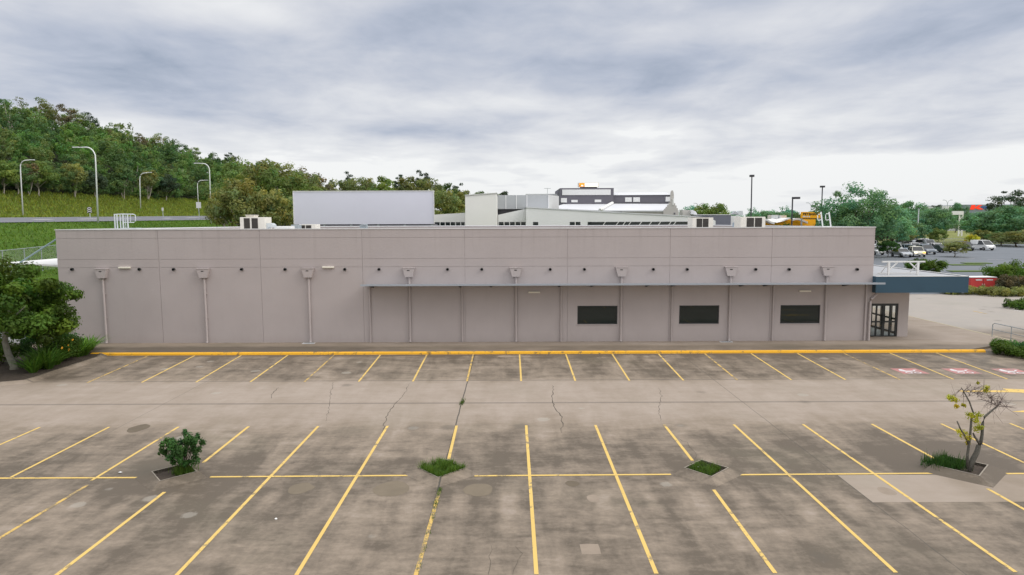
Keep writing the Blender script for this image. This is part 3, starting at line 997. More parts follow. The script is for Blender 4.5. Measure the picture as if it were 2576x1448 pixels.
# overflow spouts
for ox in (183, 352, 438, 609, 718, 868, 954, 1126, 1212, 1384, 1470, 1643, 1728, 1900, 1984, 2155):
    p = onY(ox, 678, YW)
    g = MB()
    n = 14
    ro, ri = .085, .068
    vs = []
    for yy in (YW - .14, YW - .004):
        for rr in (ro, ri):
            vs += [(p[0] + rr * math.cos(6.283185 * k / n), yy, p[2] + rr * math.sin(6.283185 * k / n)) for k in range(n)]
    fs = []
    for k in range(n):
        j = (k + 1) % n
        fs += [(k, j, n + j, n + k), (k, 2 * n + k, 2 * n + j, j), (n + k, n + j, 3 * n + j, 3 * n + k)]
    g.add(vs, fs)
    sp = obj('overflow_spout', g, M_FRAME, W)
    g = MB()
    g.add([(p[0] + ri * math.cos(6.283185 * k / n), YW - .03, p[2] + ri * math.sin(6.283185 * k / n)) for k in range(n)], [tuple(range(n))])
    obj('spout_hole', g, M_BLACK, sp)
# wall lights
for lx, ly in ((312, 674), (825, 673), (1344, 736), (2026, 733)):
    p = onY(lx, ly, YW - .1)
    g = MB()
    g.box(p[0] - .36, p[0] + .36, YW - .12, YW - .003, p[2] - .045, p[2] + .05)
    wl = obj('wall_light', g, mat('light_batten', (0.78, 0.74, 0.64), 0.5, 0.04), W, bevel=.012)
# awning over the windows
AX0, AX1 = -8.93, 22.42
YA = 39.40
za = onY(1288, 716.5, YA)[2]
g = MB()
prof = []
g.add([(AX0, YA + .12, za + .03), (AX1, YA + .12, za + .03), (AX1, YW - .003, za - .075), (AX0, YW - .003, za - .075),
       (AX0, YA + .12, za), (AX1, YA + .12, za), (AX1, YW - .003, za - .105), (AX0, YW - .003, za - .105)],
      [(0, 1, 2, 3), (7, 6, 5, 4), (0, 4, 5, 1), (1, 5, 6, 2), (2, 6, 7, 3), (3, 7, 4, 0)])
aw = obj('awning', g, M_AWN, W)
g = MB()
g.prism([(YA, za - .07), (YA, za + .045), (YA + .012, za + .045), (YA + .012, za - .055), (YA + .108, za - .055), (YA + .108, za + .02), (YA + .12, za + .02), (YA + .12, za - .07)], 'x', AX0 - .05, AX1 + .05)
obj('gutter', g, M_AWN, aw)
for q in (-8.5, -3.1, -1.2, 3.0, 5.0, 8.4, 10.0, 14.2, 15.7, 20.6):
    g = MB()
    g.add([(q - .04, YA + .2, za - .07), (q + .04, YA + .2, za - .07), (q + .04, YW - .004, za - .30), (q - .04, YW - .004, za - .30),
           (q - .04, YA + .2, za - .012), (q + .04, YA + .2, za - .012), (q + .04, YW - .004, za - .11), (q - .04, YW - .004, za - .11)],
          [(0, 3, 2, 1), (4, 5, 6, 7), (0, 1, 5, 4), (1, 2, 6, 5), (2, 3, 7, 6), (3, 0, 4, 7)])
    obj('bracket', g, M_FRAME, aw)
for px in (932, 1163, 1411, 1689, 1943, 2175):
    x = onY(px, 800, YW)[0]
    g = MB()
    g.tube([(x, YW - .07, za - .12), (x, YW - .07, ZB + .01)], .055, 8)
    obj('downpipe', g, M_TRIM, aw)
# entrance: recessed return, glazed door, slate fascia canopy
YE = 42.15
E_ = PX[8]
xe = 25.62
dz0, dz1 = onY(2225, 848, YE)[2], onY(2225, 764, YE)[2]
dx0, dx1 = onY(2188, 800, YE)[0], onY(2259, 800, YE)[0]
dx0 = max(dx0, E_ + .02)
g = MB()
g.box(E_ - .19, dx0, YE, YE + .2, ZB, 4.1)
g.box(dx1, xe, YE, YE + .2, ZB, 4.1)
g.box(dx0, dx1, YE, YE + .2, dz1, 4.1)
g.box(dx0, dx1, YE, YE + .2, ZB, dz0)
g.box(xe - .2, xe, YE + .201, YE + .45, ZB, 4.1)
g.box(xe - .2, xe, YE + 4.2, 52.0, ZB, 4.1)
g.box(xe - .2, xe, YE + .451, YE + 4.199, dz1 + .1, 4.1)
g.box(E_ + .01, xe - .2, 51.8, 52.0, ZB, 4.1)
g.box(E_ - .2, E_, YW + .151, YE - .001, ZB, ZT - .02)
obj('entrance_wall', g, M_WALL, W)
g = MB()
fr = .10
g.box(dx0, dx1, YE + .05, YE + .13, dz1 - fr * 1.6, dz1)
g.box(dx0, dx1, YE + .05, YE + .13, dz0, dz0 + fr * .8)
g.box(dx0, dx0 + fr, YE + .05, YE + .13, dz0 + fr * .8, dz1 - fr * 1.6)
g.box(dx1 - fr * 1.3, dx1, YE + .05, YE + .13, dz0 + fr * .8, dz1 - fr * 1.6)
zm = dz0 + (dz1 - dz0) * .45
xm = (dx0 + dx1) / 2
g.box(xm - .09, xm + .09, YE + .05, YE + .13, dz0 + fr * .8, dz1 - fr * 1.6)
for a, b in ((dx0 + fr, xm - .09), (xm + .09, dx1 - fr * 1.3)):
    g.box(a, b, YE + .06, YE + .12, zm - .05, zm + .05)
    g.box((a + b) / 2 - .05, (a + b) / 2 + .05, YE + .062, YE + .122, dz0 + fr * .8, zm - .051)
    g.box((a + b) / 2 - .05, (a + b) / 2 + .05, YE + .062, YE + .122, zm + .051, dz1 - fr * 1.6)
dr = obj('glass_door', g, M_FRAME, W)
g = MB()
g.quad((dx0 + .02, YE + .09, dz0 + .02), (dx1 - .02, YE + .09, dz0 + .02), (dx1 - .02, YE + .09, dz1 - .02), (dx0 + .02, YE + .09, dz1 - .02))
obj('pane', g, M_DOORG, dr)
for q in (xm - .055, xm + .055):
    g = MB()
    g.tube([(q, YE + .05, zm - .1), (q, YE - .02, zm - .1), (q, YE - .02, zm + .5), (q, YE + .05, zm + .5)], .018, 6)
    obj('handle', g, M_FRAME, dr)
g = MB()
g.box(dx0, dx1, YE - .02, YE - .002, dz0 - .05, dz0)
obj('threshold', g, M_WHITE, dr)
g = MB()
ya, yb = YE + .45, YE + 4.2
xg0, xg1 = xe - .15, xe - .06
for z0_, z1_ in ((ZB, ZB + .12), (dz1 - .06, dz1 + .1), (zm - .05, zm + .06), (zm + .95, zm + 1.05)):
    g.box(xg0, xg1, ya, yb, z0_, z1_)
for q in np.linspace(ya, yb - .09, 4):
    g.box(xg0 + .002, xg1 - .002, q, q + .09, ZB + .001, dz1 + .09)
sgz = obj('side_glazing', g, M_FRAME, W)
g = MB()
g.quad((xe - .105, ya, ZB + .1), (xe - .105, yb, ZB + .1), (xe - .105, yb, dz1), (xe - .105, ya, dz1))
obj('pane', g, M_DOORG, sgz)
g = MB()
g.box(E_ + .01, xe - .21, YE + .21, 51.79, ZB + .001, ZB + .012)
obj('entrance_floor', g, mat('floor_tile', (0.40, 0.45, 0.44), 0.35, 0.08, 1.5), W)
YF = 40.40
fz1, fz0 = 4.16, 3.16
fx1 = 28.16
cn = None
g = MB()
g.box(E_ - .02, fx1 - .101, YF, YF + .1, fz0, fz1)
g.box(fx1 - .1, fx1, YF, 51.2, fz0, fz1)
g.box(E_ - .02, E_ + .08, YF + .101, YW - .003, fz0, fz1)
g.box(E_ + .1, fx1 - .102, 51.1, 51.2, fz0, fz1)
cn = obj('entrance_canopy', g, M_NAVY, W)
g = MB()
g.box(E_ + .002, fx1 - .102, YF + .102, 51.09, fz1 - .09, fz1 - .03)
obj('canopy_roof', g, mat('canopy_roof_sheet', (0.36, 0.37, 0.385), 0.5, 0.06, 0.8), cn)
g = MB()
g.box(E_ - .02, fx1 + .01, YF - .01, YF + .12, fz1 + .001, fz1 + .025)
g.box(fx1 - .12, fx1 + .01, YF + .121, 51.22, fz1 + .001, fz1 + .025)
g.box(E_ + .1, fx1 - .121, 51.08, 51.22, fz1 + .001, fz1 + .025)
obj('canopy_edge_trim', g, M_WHITE, cn)
g = MB()
g.box(E_ + .002, fx1 - .102, YF + .102, 51.09, fz0 + .02, fz0 + .06)
obj('soffit', g, M_PALE, cn)
g = MB()
x = onY(2183, 800, YW)[0]
g.tube([(E_ + .35, YF + .5, fz0 - .0), (E_ + .28, YF + .42, fz0 - .12), (E_ - .10, YW - .12, fz0 - .42), (E_ - .14, YW - .09, fz0 - .6), (E_ - .14, YW - .09, ZB + .01)], .075, 10)
obj('downpipe', g, M_TRIM, cn)
# sign frame standing on the canopy roof
zr = fz1 - .03
SFY = 42.2
a, b = onY(2219, 661.5, SFY), onY(2327, 656.8, SFY)
F_ = thing('sign_frame', 'white goalpost shaped steel frame standing on the entrance canopy roof', 'sign frame', (onY(2272, 690, SFY)[0], SFY, zr))
g = MB()
zt = a[2]
zt = max(a[2], b[2])
g.box(a[0], b[0], SFY - .05, SFY + .05, zt - .09, zt)
obj('top_rail', g, M_WHITE, F_)
for px in (2235.5, 2309):
    x = onY(px, 675, SFY)[0]
    g = MB()
    g.box(x - .06, x + .06, SFY - .05, SFY + .05, zr, zt - .091)
    obj('post', g, M_WHITE, F_)
    sg = 1 if px < 2300 else -1
    g = MB()
    g.tube([(x + sg * .06, SFY, zt - .55), (x + sg * .55, SFY, zt - .10)], .045, 6)
    obj('brace', g, M_WHITE, F_)
    g = MB()
    g.tube([(x, SFY + .05, zr + .75), (x, SFY + .9, zr + .02)], .03, 6)
    obj('stay', g, M_WHITE, F_)
g = MB()
g.box(a[0] + .1, b[0] - .1, SFY + .55, SFY + .60, zr + .02, zr + .09)
obj('base_rail', g, M_WHITE, F_)
# drain grates at the foot of the wall
for px, lb in ((778, 'flat drain grate at the third downpipe from the left end'), (1832, 'flat drain grate at the downpipe between the second and third windows')):
    p = onZ(px, 863.5, ZB)
    dgr = thing('drain_grate', lb, 'drain grate', (p[0], YW - .32, ZB), 'drain grates by the wall')
    g = MB()
    g.box(p[0] - .38, p[0] + .38, YW - .50, YW - .16, ZB + .001, ZB + .012)
    obj('surround', g, M_CAP, dgr)
    g = MB()
    for q in np.arange(p[0] - .30, p[0] + .30, .06):
        g.box(q, q + .035, YW - .45, YW - .21, ZB + .013, ZB + .02)
    obj('grating', g, M_GALVD, dgr)
# ------------------------------------------------------------------ things on the warehouse roof
def condenser(label, x0, x1, yb, yt, Y, fans, cap=None, panels=((.17, .42), (.5, .75)), depth=1.3, name='air_conditioner'):
    a, b = onY(x0, yt, Y), onY(x1, yb, Y)
    zb, zt = 6.89, a[2]
    th = thing(name, label, 'air conditioner', ((a[0] + b[0]) / 2, Y, zb), 'air conditioners on the warehouse roof')
    wd = b[0] - a[0]
    g = MB()
    g.box(a[0], b[0], Y, Y + depth, zb + .08, zt)
    g.box(a[0] + .05, b[0] - .05, Y + .05, Y + depth - .05, zb, zb + .08)
    obj('casing', g, M_CREAM, th, bevel=.02)
    for p, q in panels:
        g = MB()
        xa, xb = a[0] + wd * p, a[0] + wd * q
        g.box(xa, xb, Y - .012, Y - .002, zb + .12, zt - .07)
        for zz in np.arange(zb + .14, zt - .09, .06):
            g.box(xa, xb, Y - .022, Y - .0125, zz, zz + .018)
        obj('coil_panel', g, M_COIL, th)
    for p, q in fans:
        g = MB()
        c = (a[0] + wd * p, Y + depth * q)
        g.tube([(c[0], c[1], zt + .002), (c[0], c[1], zt + .05)], .36, 16)
        obj('fan_guard', g, M_COIL, th)
    if cap:
        c0, c1 = onY(cap[0], cap[2], Y), onY(cap[1], cap[3], Y)
        g = MB()
        g.box(c0[0], c1[0], Y + .25, Y + 1.0, zt + .001, c0[2] - .04)
        g.box(c0[0] - .04, c1[0] + .04, Y + .2, Y + 1.05, c0[2] - .039, c0[2])
        obj('cowl', g, M_CREAM, th, bevel=.01)
    return th
condenser('cream air conditioner with a square cowl on top, at the left end of the roof', 603, 667, 578, 547, 46.0, (), (614.6, 635.8, 541, 548), ((.16, .40), (.47, .72)))
condenser('low air conditioner half sunk behind the parapet in front of the white screen wall', 752, 794, 577, 565, 52.0, (), None, ((.05, .36), (.42, .74)))
condenser('low cream air conditioner with rounded corner seen at an angle, right roof', 1742, 1794, 574, 548, 48.0, ((.32, .5), (.68, .5)), None, ((.20, .47), (.50, .77)))
condenser('taller boxy air conditioner with two wide coils, rightmost on the roof', 1863, 1925, 576, 546, 46.5, (), None, ((.25, .54), (.58, .86)))
g = MB()
a, b = onY(667, 562, 46.6), onY(692, 577, 46.6)
g.prism([(a[0], 6.9), (a[0], a[2]), (b[0] - .15, a[2]), (b[0], a[2] - .12), (b[0], a[2] - .30), (a[0] + .3, a[2] - .26), (a[0] + .22, 6.9)], 'y', 46.2, 46.9)
tag(obj('roof_duct', g, M_GALV), 'galvanised elbow duct beside the cowled air conditioner', 'duct')
g = MB()
a, b = onY(690, 570, 50), onY(731, 577, 50)
g.box(a[0], b[0], 50, 51.2, 6.89, a[2])
tag(obj('roof_hatch', g, M_WHITE, bevel=.03), 'long low white hatch on the roof left of the small grey box', 'roof hatch')
g = MB()
a, b = onY(732, 566, 51), onY(751, 577, 51)
g.box(a[0], b[0], 51, 51.8, 6.89, a[2])
tag(obj('roof_box', g, M_GALVD, bevel=.02), 'small grey metal box on the roof by the sunken air conditioner', 'box')
g = MB()
a, b = onY(1851, 560, 47.5), onY(1862, 577, 47.5)
g.box(a[0], b[0], 47.5, 48.2, 6.89, a[2])
tag(obj('roof_box', g, mat('box_blue', (0.28, 0.34, 0.40), 0.5, 0.06)), 'small blue grey box against the tallest air conditioner', 'box')
a = onY(914, 566, 44)
g = MB()
g.box(a[0] - .22, a[0] + .22, 43.9, 44.2, 6.89, a[2])
g.tube([(a[0] - .14, 43.85, a[2] - .02), (a[0] + .3, 43.85, a[2] + .03), (a[0] + .3, 43.85, a[2] - .25)], .035, 6)
tag(obj('roof_vent', g, M_GALVD), 'small grey vent box on the parapet in front of the white screen wall', 'vent')
# vertical caged rail at the left end
LY = 43.4
rl = thing('guard_rail', 'white tubular guard rail with tall posts at the left end of the roof', 'guard rail', (onY(300, 575, LY)[0], LY, 6.89))
for px, yt, r in ((289, 540, .045), (295, 540, .045), (303, 540, .04), (310, 538, .05), (316, 540, .022), (321.5, 540, .045)):
    g = MB()
    x = onY(px, 560, LY)
    g.tube([(x[0], LY, 6.89), (x[0], LY, onY(px, yt, LY)[2])], r, 8)
    obj('post', g, M_GALV, rl)
g = MB()
p = [onY(*q, LY) for q in ((287, 540), (308, 539), (336, 539.5), (340.5, 542), (340.5, 557), (337, 559.8), (308, 559.8))]
g.tube(p, .03, 8)
obj('rail_loop', g, M_GALV, rl)
g = MB()
p = [onY(*q, LY) for q in ((328.5, 540), (328.5, 559))]
g.tube(p, .02, 6)
obj('rail_bar', g, M_GALV, rl)
g = MB()
a, b = onY(310, 574, LY), onY(347, 577.5, LY)
g.box(a[0], b[0], LY - .2, LY + .5, 6.89, a[2])
obj('landing', g, M_GALV, rl)
# ladder head at the right end
LY = 44.0
ld = thing('roof_ladder', 'white ladder stiles with D shaped handles rising above the right end of the roof', 'ladder', (onY(2078, 570, LY)[0], LY, 6.89))
def zoom4(zx, zy):
    return (1717.3 + zx * .1668, 415.9 + zy * .1668)
for t_, b_, loop in ((zoom4(2085, 705), zoom4(2115, 945), ((2090, 730), (2045, 745), (2035, 760), (2038, 820), (2050, 832), (2098, 822))),
                     (zoom4(2207, 708), zoom4(2237, 945), ((2210, 730), (2165, 735), (2155, 755), (2156, 815), (2168, 830), (2218, 822)))):
    g = MB()
    g.tube([onY(*b_, LY), onY(*t_, LY)], .045, 8)
    st = obj('stile', g, M_LAMP, ld)
    g = MB()
    g.tube([onY(*zoom4(*q), LY) for q in loop], .025, 6)
    obj('handle', g, M_LAMP, st)
g = MB()
g.tube([onY(*zoom4(2112, 932), LY), onY(*zoom4(2235, 932), LY)], .04, 6)
obj('rung', g, M_LAMP, ld)

# ------------------------------------------------------------------ left side yard: awning with tie rod, gate, fence
sa = thing('side_awning', 'white sheet awning on the left wall of the warehouse, held by a long tie rod', 'awning', (-29.6, 42.5, 4.9))
p0 = onY(142, 667.5, 41.2)
g = MB()
x0, x1 = PX[0] - .02, -31.4
g.add([(x0, 41.2, p0[2]), (x1, 41.2, p0[2] + .18), (x1, 46.5, p0[2] + .18), (x0, 46.5, p0[2] + .0),
       (x0, 41.2, p0[2] - .12), (x1, 41.2, p0[2] + .10), (x1, 46.5, p0[2] + .10), (x0, 46.5, p0[2] - .12)],
      [(3, 2, 1, 0), (4, 5, 6, 7), (0, 1, 5, 4), (1, 2, 6, 5), (2, 3, 7, 6), (3, 0, 4, 7)])
obj('roof_sheet', g, M_WHITE, sa)
g = MB()
g.tube([(PX[0] + .02, 41.3, onY(205, 594, 41.0)[2]), (-30.6, 41.3, p0[2] + .16)], .05, 8)
obj('tie_rod', g, mat('blue_grey_rod', (0.30, 0.40, 0.45), 0.5, 0.05), sa)
for q in (46.3, 41.4):
    g = MB()
    g.tube([(-31.3, q, 0), (-31.3, q, p0[2] + .09)], .06, 8)
    obj('post', g, M_GALVD, sa)
gt = thing('yard_gate', 'pale sheet metal yard gate with wire top beside the warehouse corner', 'gate', (-30.5, 41.2, 0))
g = MB()
g.box(-33.0, -28.35, 41.15, 41.19, .1, 1.25)
g.box(-33.0, -28.35, 41.12, 41.149, 1.18, 1.27)
obj('sheet_panel', g, mat('gate_sheet', (0.55, 0.56, 0.58), 0.5, 0.08), gt)
g = MB()
g.quad((-33.0, 41.17, 1.28), (-28.35, 41.17, 1.28), (-28.35, 41.17, 2.0), (-33.0, 41.17, 2.0))
obj('wire_top', g, M_CHAIN, gt)
g = MB()
g.tube([(-33.0, 41.17, 2.0), (-28.2, 41.17, 2.0)], .03, 6)
obj('top_rail', g, M_GALVD, gt)
for q, r in ((-28.24, .06), (-30.7, .04), (-33.0, .05)):
    g = MB()
    g.tube([(q, 41.17, 0), (q, 41.17, 2.02)], r, 8)
    obj('post', g, mat('gate_post', (0.30, 0.37, 0.37), 0.5, 0.06), gt)
fn = thing('chain_link_fence', 'chain link fence with a top rail along the foot of the grassy bank', 'fence', (-36.5, 50, terrain(-36.5, 50)))
def bank_pt(px, y_top):
    d = ray(px, y_top)
    t = -36.6 / d[0]
    p = d * t
    return np.array([p[0], p[1], p[2] + CAM_H])
ftop = [bank_pt(px, yy) for px, yy in ((-60, 638), (5, 631), (60, 625.5), (103, 621), (142, 616.8), (200, 610))]
g = MB()
g.tube(ftop, .025, 6)
obj('top_rail', g, M_GALVD, fn)
for q in ftop:
    g = MB()
    g.tube([q, (q[0], q[1], q[2] - 1.9)], .03, 6)
    obj('post', g, M_GALVD, fn)
g = MB()
for a, b in zip(ftop[:-1], ftop[1:]):
    g.quad(a, b, b - np.array([0, 0, 1.85]), a - np.array([0, 0, 1.85]))
obj('wire_mesh', g, M_CHAIN, fn)

# ------------------------------------------------------------------ the highway on the bank
def znear(y):
    return 7.75 + 0.0096 * (y - 81)
def zfar(y):
    return 8.7 + 0.0135 * (y - 116)
def zroad(x, y):
    k = (x + 62.5) / (-28.0)
    return (znear(y) - .06) * (1 - k) + (zfar(y) - .06) * k
g = MB()
yy = np.arange(20, 480, 10.0)
vs, fs = [], []
for y in yy:
    vs += [(-63.2, y, zroad(-63.2, y) + .03), (-89.8, y, zroad(-89.8, y) + .03)]
g.add(vs, [(2 * i, 2 * i + 2, 2 * i + 3, 2 * i + 1) for i in range(len(yy) - 1)])
road = struct('road', g, M_ROAD)
for y in np.arange(40, 300, 13.0):
    g = MB()
    g.add([(x, q, zroad(x, q) + .036) for x, q in ((-75.8, y), (-75.8, y + 6.0), (-76.9, y + 6.0), (-76.9, y))], [(0, 1, 2, 3)])
    obj('lane_dash', g, M_DECK, road)
for x in (-64.3, -88.6):
    g = MB()
    vs = []
    for y in yy:
        vs += [(x, y, zroad(x, y) + .036), (x - .22, y, zroad(x - .22, y) + .036)]
    g.add(vs, [(2 * i, 2 * i + 2, 2 * i + 3, 2 * i + 1) for i in range(len(yy) - 1)])
    obj('edge_line', g, M_DECK, road)
def street_lamp(label, base, top_y, arm_px, Y, bend=.16, r=.085):
    b = onY(base[0], base[1], Y)
    b[2] = min(b[2], terrain(b[0], b[1]) + .05) if base[1] < 552 else b[2]
    tx = base[2]
    t = onY(tx, top_y, Y)
    e = onY(arm_px[0], arm_px[1], Y)
    h = t[2] - b[2]
    th = thing('street_lamp', label, 'street lamp', (b[0], Y, terrain(b[0], Y)), 'street lamps along the highway')
    sg = 1 if e[0] > t[0] else -1
    pts = [np.array([b[0], Y, terrain(b[0], Y) - .1]), np.array([t[0] + (b[0] - t[0]) * .18, Y, b[2] + h * .80])]
    rr = abs(e[0] - t[0]) * .38
    for k in range(1, 7):
        a = math.pi / 2 * k / 6
        pts.append(np.array([t[0] + sg * rr * (1 - math.cos(a)), Y, t[2] - rr * 1.25 * (1 - math.sin(a))]))
    pts.append(np.array([e[0] - sg * .9, Y, e[2]]))
    g = MB()
    g.tube(pts, [r * 1.5, r * 1.1] + [r] * 6 + [r * .8], 8)
    obj('pole', g, M_LAMP, th, smooth=True)
    g = MB()
    xa, xb = sorted((e[0] - sg * 1.0, e[0]))
    g.box(xa, xb, Y - .17, Y + .17, e[2] - .05, e[2] + .08)
    obj('lamp_head', g, M_LAMP, th, bevel=.04)
street_lamp('tallest white street lamp on the near side of the highway, arm to the left', (246, 546, 239), 371, (183, 371.5), 98)
street_lamp('white street lamp with its foot hidden by the paperbark trees, arm to the left', (531, 548, 526.5), 412, (488, 411.5), 128)
street_lamp('leftmost street lamp on the far side of the highway, arm to the right', (57.5, 538, 50), 404, (87, 403), 127, r=.085)
street_lamp('thin far side street lamp before the yellow grassy bank, arm to the right', (354, 534, 351), 436, (382, 434.5), 176, r=.10)
street_lamp('short far side street lamp directly above the square white road sign', (498.5, 508, 496), 454.5, (523, 454), 205, r=.10)
def road_sign(label, px, py0, py1, Y, wpx, shape, base_y):
    c = onY(px, (py0 + py1) / 2, Y)
    a, b = onY(px - wpx / 2, py0, Y), onY(px + wpx / 2, py1, Y)
    zb = terrain(c[0], Y)
    th = thing('road_sign', label, 'road sign', (c[0], Y, zb), 'signs beside the highway')
    g = MB()
    g.tube([(c[0], Y + .06, zb - .1), (c[0], Y + .06, a[2] - .05)], .06, 6)
    obj('post', g, M_GALV, th)
    g = MB()
    g.box(a[0], b[0], Y - .02, Y + .02, b[2], a[2])
    pl = obj('sign_plate', g, M_BLACK if shape == 'chevron' else M_WHITE, th)
    if shape == 'chevron':
        hh = (a[2] - b[2])
        for k in range(3):
            z0 = b[2] + hh * (.04 + .31 * k)
            g = MB()
            xm_ = (a[0] + b[0]) / 2
            g.add([(a[0], Y - .028, z0), (xm_, Y - .028, z0 + hh * .15), (b[0], Y - .028, z0), (b[0], Y - .028, z0 + hh * .15), (xm_, Y - .028, z0 + hh * .30), (a[0], Y - .028, z0 + hh * .15)],
                  [(0, 1, 4, 5), (1, 2, 3, 4)])
            obj('chevron', g, M_WHITE, pl)
road_sign('black and white chevron curve marker on the far road edge', 225, 521, 536, 132, 12, 'chevron', 537)
road_sign('square white sign seen from behind, left of the paperbark trees', 499.5, 509, 524, 150, 13, 'plain', 534)
road_sign('tiny white marker post sign on the far road edge', 409, 523, 530.5, 170, 5, 'plain', 535)

# ------------------------------------------------------------------ buildings behind
def zm3(zx, zy):
    return (1140.4 + zx * .2502, 429.3 + zy * .2502)
def face(g, pts, Y):
    """polygon given in photograph pixels on the plane y = Y, thickened backwards"""
    P = [onY(*q, Y) for q in pts]
    return g.prism([(p[0], p[2]) for p in P], 'y', Y, Y + .25)
# white screen wall
SB = thing('white_screen_building', 'big blank white box building rising behind the warehouse roof', 'building', (0, 84, 0))
SB.location = (onY(914, 540, 84)[0], 84, 0)
OFF[SB.name] = np.array(SB.location)
a, b = onY(738, 483, 84), onY(1091.5, 564, 84)
g = MB()
g.box(a[0], b[0], 84, 84.7, b[2], a[2])
obj('screen_wall', g, M_SCREEN, SB)
g = MB()
g.box(a[0] - .06, b[0] + .06, 83.94, 84.76, a[2] + .001, a[2] + .10)
g.box(a[0] - .07, a[0] - .001, 83.9, 84.05, b[2], a[2])
g.box(b[0] + .001, b[0] + .08, 83.9, 84.05, b[2], a[2])
obj('edge_trim', g, M_WHITE, SB)
g = MB()
g.box(a[0] + 2, b[0] - .4, 86.0, 91.8, 0, b[2] - .001)
obj('lower_wall', g, M_DARKW, SB)
for q in np.linspace(a[0] + .3, b[0] - .3, 6):
    g = MB()
    g.box(q - .12, q + .12, 84.1, 84.35, 0, b[2] - .001)
    obj('column', g, M_GALVD, SB)
# long white building with clerestory strips and tower
WB = thing('white_retail_building', 'low white building with sloped parapets, dark window strips and a square tower', 'building', (onY(1400, 560, 96)[0], 96, 0))
YB = 96.0
g = MB()
face(g, [(1088, 575), (1171, 575), (1171, 535.8), (1092, 540.5), (1088, 540.5)], YB + 2)
obj('wall_section', g, M_TOWER, WB)
g = MB()
face(g, [(1253, 575), (1326, 575), (1326, 525), (1253, 541)], YB + 2)
obj('wall_section', g, M_PALE, WB)
g = MB()
face(g, [(1323.5, 575), (1800, 575), (1800, 556), (1790, 551), (1741, 546.5), (1600, 539.5), (1450, 531), (1323.5, 523.5)], YB)
obj('gable_wall', g, M_PALE, WB)
g = MB()
for p, q in (((1323, 523.2), (1450, 530.6)), ((1450, 530.6), (1600, 539)), ((1600, 539), (1741, 546)), ((1741, 546), (1792, 551))):
    A, B = onY(*p, YB), onY(*q, YB)
    g.add([(A[0], YB - .08, A[2]), (B[0], YB - .08, B[2]), (B[0], YB - .08, B[2] + .14), (A[0], YB - .08, A[2] + .14),
           (A[0], YB + 9, A[2]), (B[0], YB + 9, B[2]), (B[0], YB + 9, B[2] + .14), (A[0], YB + 9, A[2] + .14)],
          [(0, 1, 2, 3), (3, 2, 6, 7), (7, 6, 5, 4), (0, 4, 5, 1)])
obj('gable_cap', g, M_LROOF, WB)
a, b = onY(1170, 490, YB - 3), onY(1249.5, 575, YB - 3)
at_ = onY(1249.5, 487, YB - 3)
g = MB()
g.prism([(a[0], 0), (b[0], 0), (b[0], at_[2]), (a[0], onY(1170, 493, YB - 3)[2])], 'y', YB - 3, YB + 6)
obj('tower', g, M_TOWER, WB)
g = MB()
A, B = onY(1169, 492.6, YB - 3.1), onY(1250.5, 486.6, YB - 3.1)
g.add([(A[0], YB - 3.1, A[2]), (B[0], YB - 3.1, B[2]), (B[0], YB + 6.1, B[2]), (A[0], YB + 6.1, A[2]), (A[0], YB - 3.1, A[2] + .1), (B[0], YB - 3.1, B[2] + .1), (B[0], YB + 6.1, B[2] + .1), (A[0], YB + 6.1, A[2] + .1)],
      [(0, 1, 5, 4), (1, 2, 6, 5), (4, 5, 6, 7), (3, 0, 4, 7)])
obj('tower_cap', g, M_WHITE, WB)
a, b = onY(1251, 491.5, YB + 4), onY(1380.5, 526, YB + 4)
g = MB()
g.box(a[0], b[0], YB + 4, YB + 14, b[2], a[2])
c_ = onY(1405, 494, YB + 14)
ls = obj('louvre_screen', g, M_LOUV, WB)
g = MB()
A, B = onY(1380.5, 491.5, YB + 4), onY(1406, 494, YB + 8)
zb_, zt_ = b[2], a[2]
g.add([(A[0] + .01, YB + 4, zb_), (B[0], YB + 8, zb_), (B[0], YB + 8, zt_), (A[0] + .01, YB + 4, zt_), (A[0] + .01, YB + 14, zb_), (B[0], YB + 14, zb_), (B[0], YB + 14, zt_), (A[0] + .01, YB + 14, zt_)],
      [(0, 1, 2, 3), (1, 5, 6, 2), (3, 2, 6, 7), (0, 4, 5, 1)])
obj('angled_wall', g, mat('louvre_light', (0.52, 0.53, 0.53), 0.6, 0.05), WB)
g = MB()
for px in (1272.5, 1299, 1325.5, 1380):
    x = onY(px, 500, YB + 4)[0]
    g.box(x - .06, x + .06, YB + 3.93, YB + 3.999, zb_, zt_)
obj('screen_mullion', g, M_PALE, ls)
g = MB()
g.box(a[0], b[0] + 3, YB + 5, YB + 13, 0, zb_ - .001)
obj('lower_block', g, M_DARKW, WB)
def winstrip(x0, x1, y0, y1, Y, mull, slant=0):
    a, b = onY(x0, y0, Y), onY(x1, y1, Y)
    g = MB()
    g.box(a[0], b[0], Y - .03, Y - .005, b[2], a[2])
    wn = obj('window', g, M_GLASS, WB)
    for q in mull:
        x = onY(q, y0, Y)[0]
        s_ = slant * (.35 if q > 1500 else 0)
        g = MB()
        g.add([(x - .06 - s_, Y - .06, b[2]), (x + .06 - s_, Y - .06, b[2]), (x + .06 + s_, Y - .06, a[2]), (x - .06 + s_, Y - .06, a[2])], [(0, 1, 2, 3)])
        g.add([(x - .06 - s_, Y - .031, b[2]), (x + .06 - s_, Y - .031, b[2]), (x + .06 + s_, Y - .031, a[2]), (x - .06 + s_, Y - .031, a[2])], [(3, 2, 1, 0)])
        obj('mullion', g, M_WHITE, wn)
winstrip(1093, 1169, 559.5, 575, YB + 2, (1107, 1120, 1133, 1146, 1159))
winstrip(1255, 1322, 559, 575, YB + 2, (1268, 1282, 1296, 1310))
winstrip(1341, 1354, 558.8, 575, YB, ())
winstrip(1433.5, 1460, 558.8, 575, YB, (1447,))
winstrip(1478.5, 1741, 558.8, 575, YB, (1517, 1550, 1567, 1581, 1608, 1633, 1656, 1682, 1694, 1731), 1)
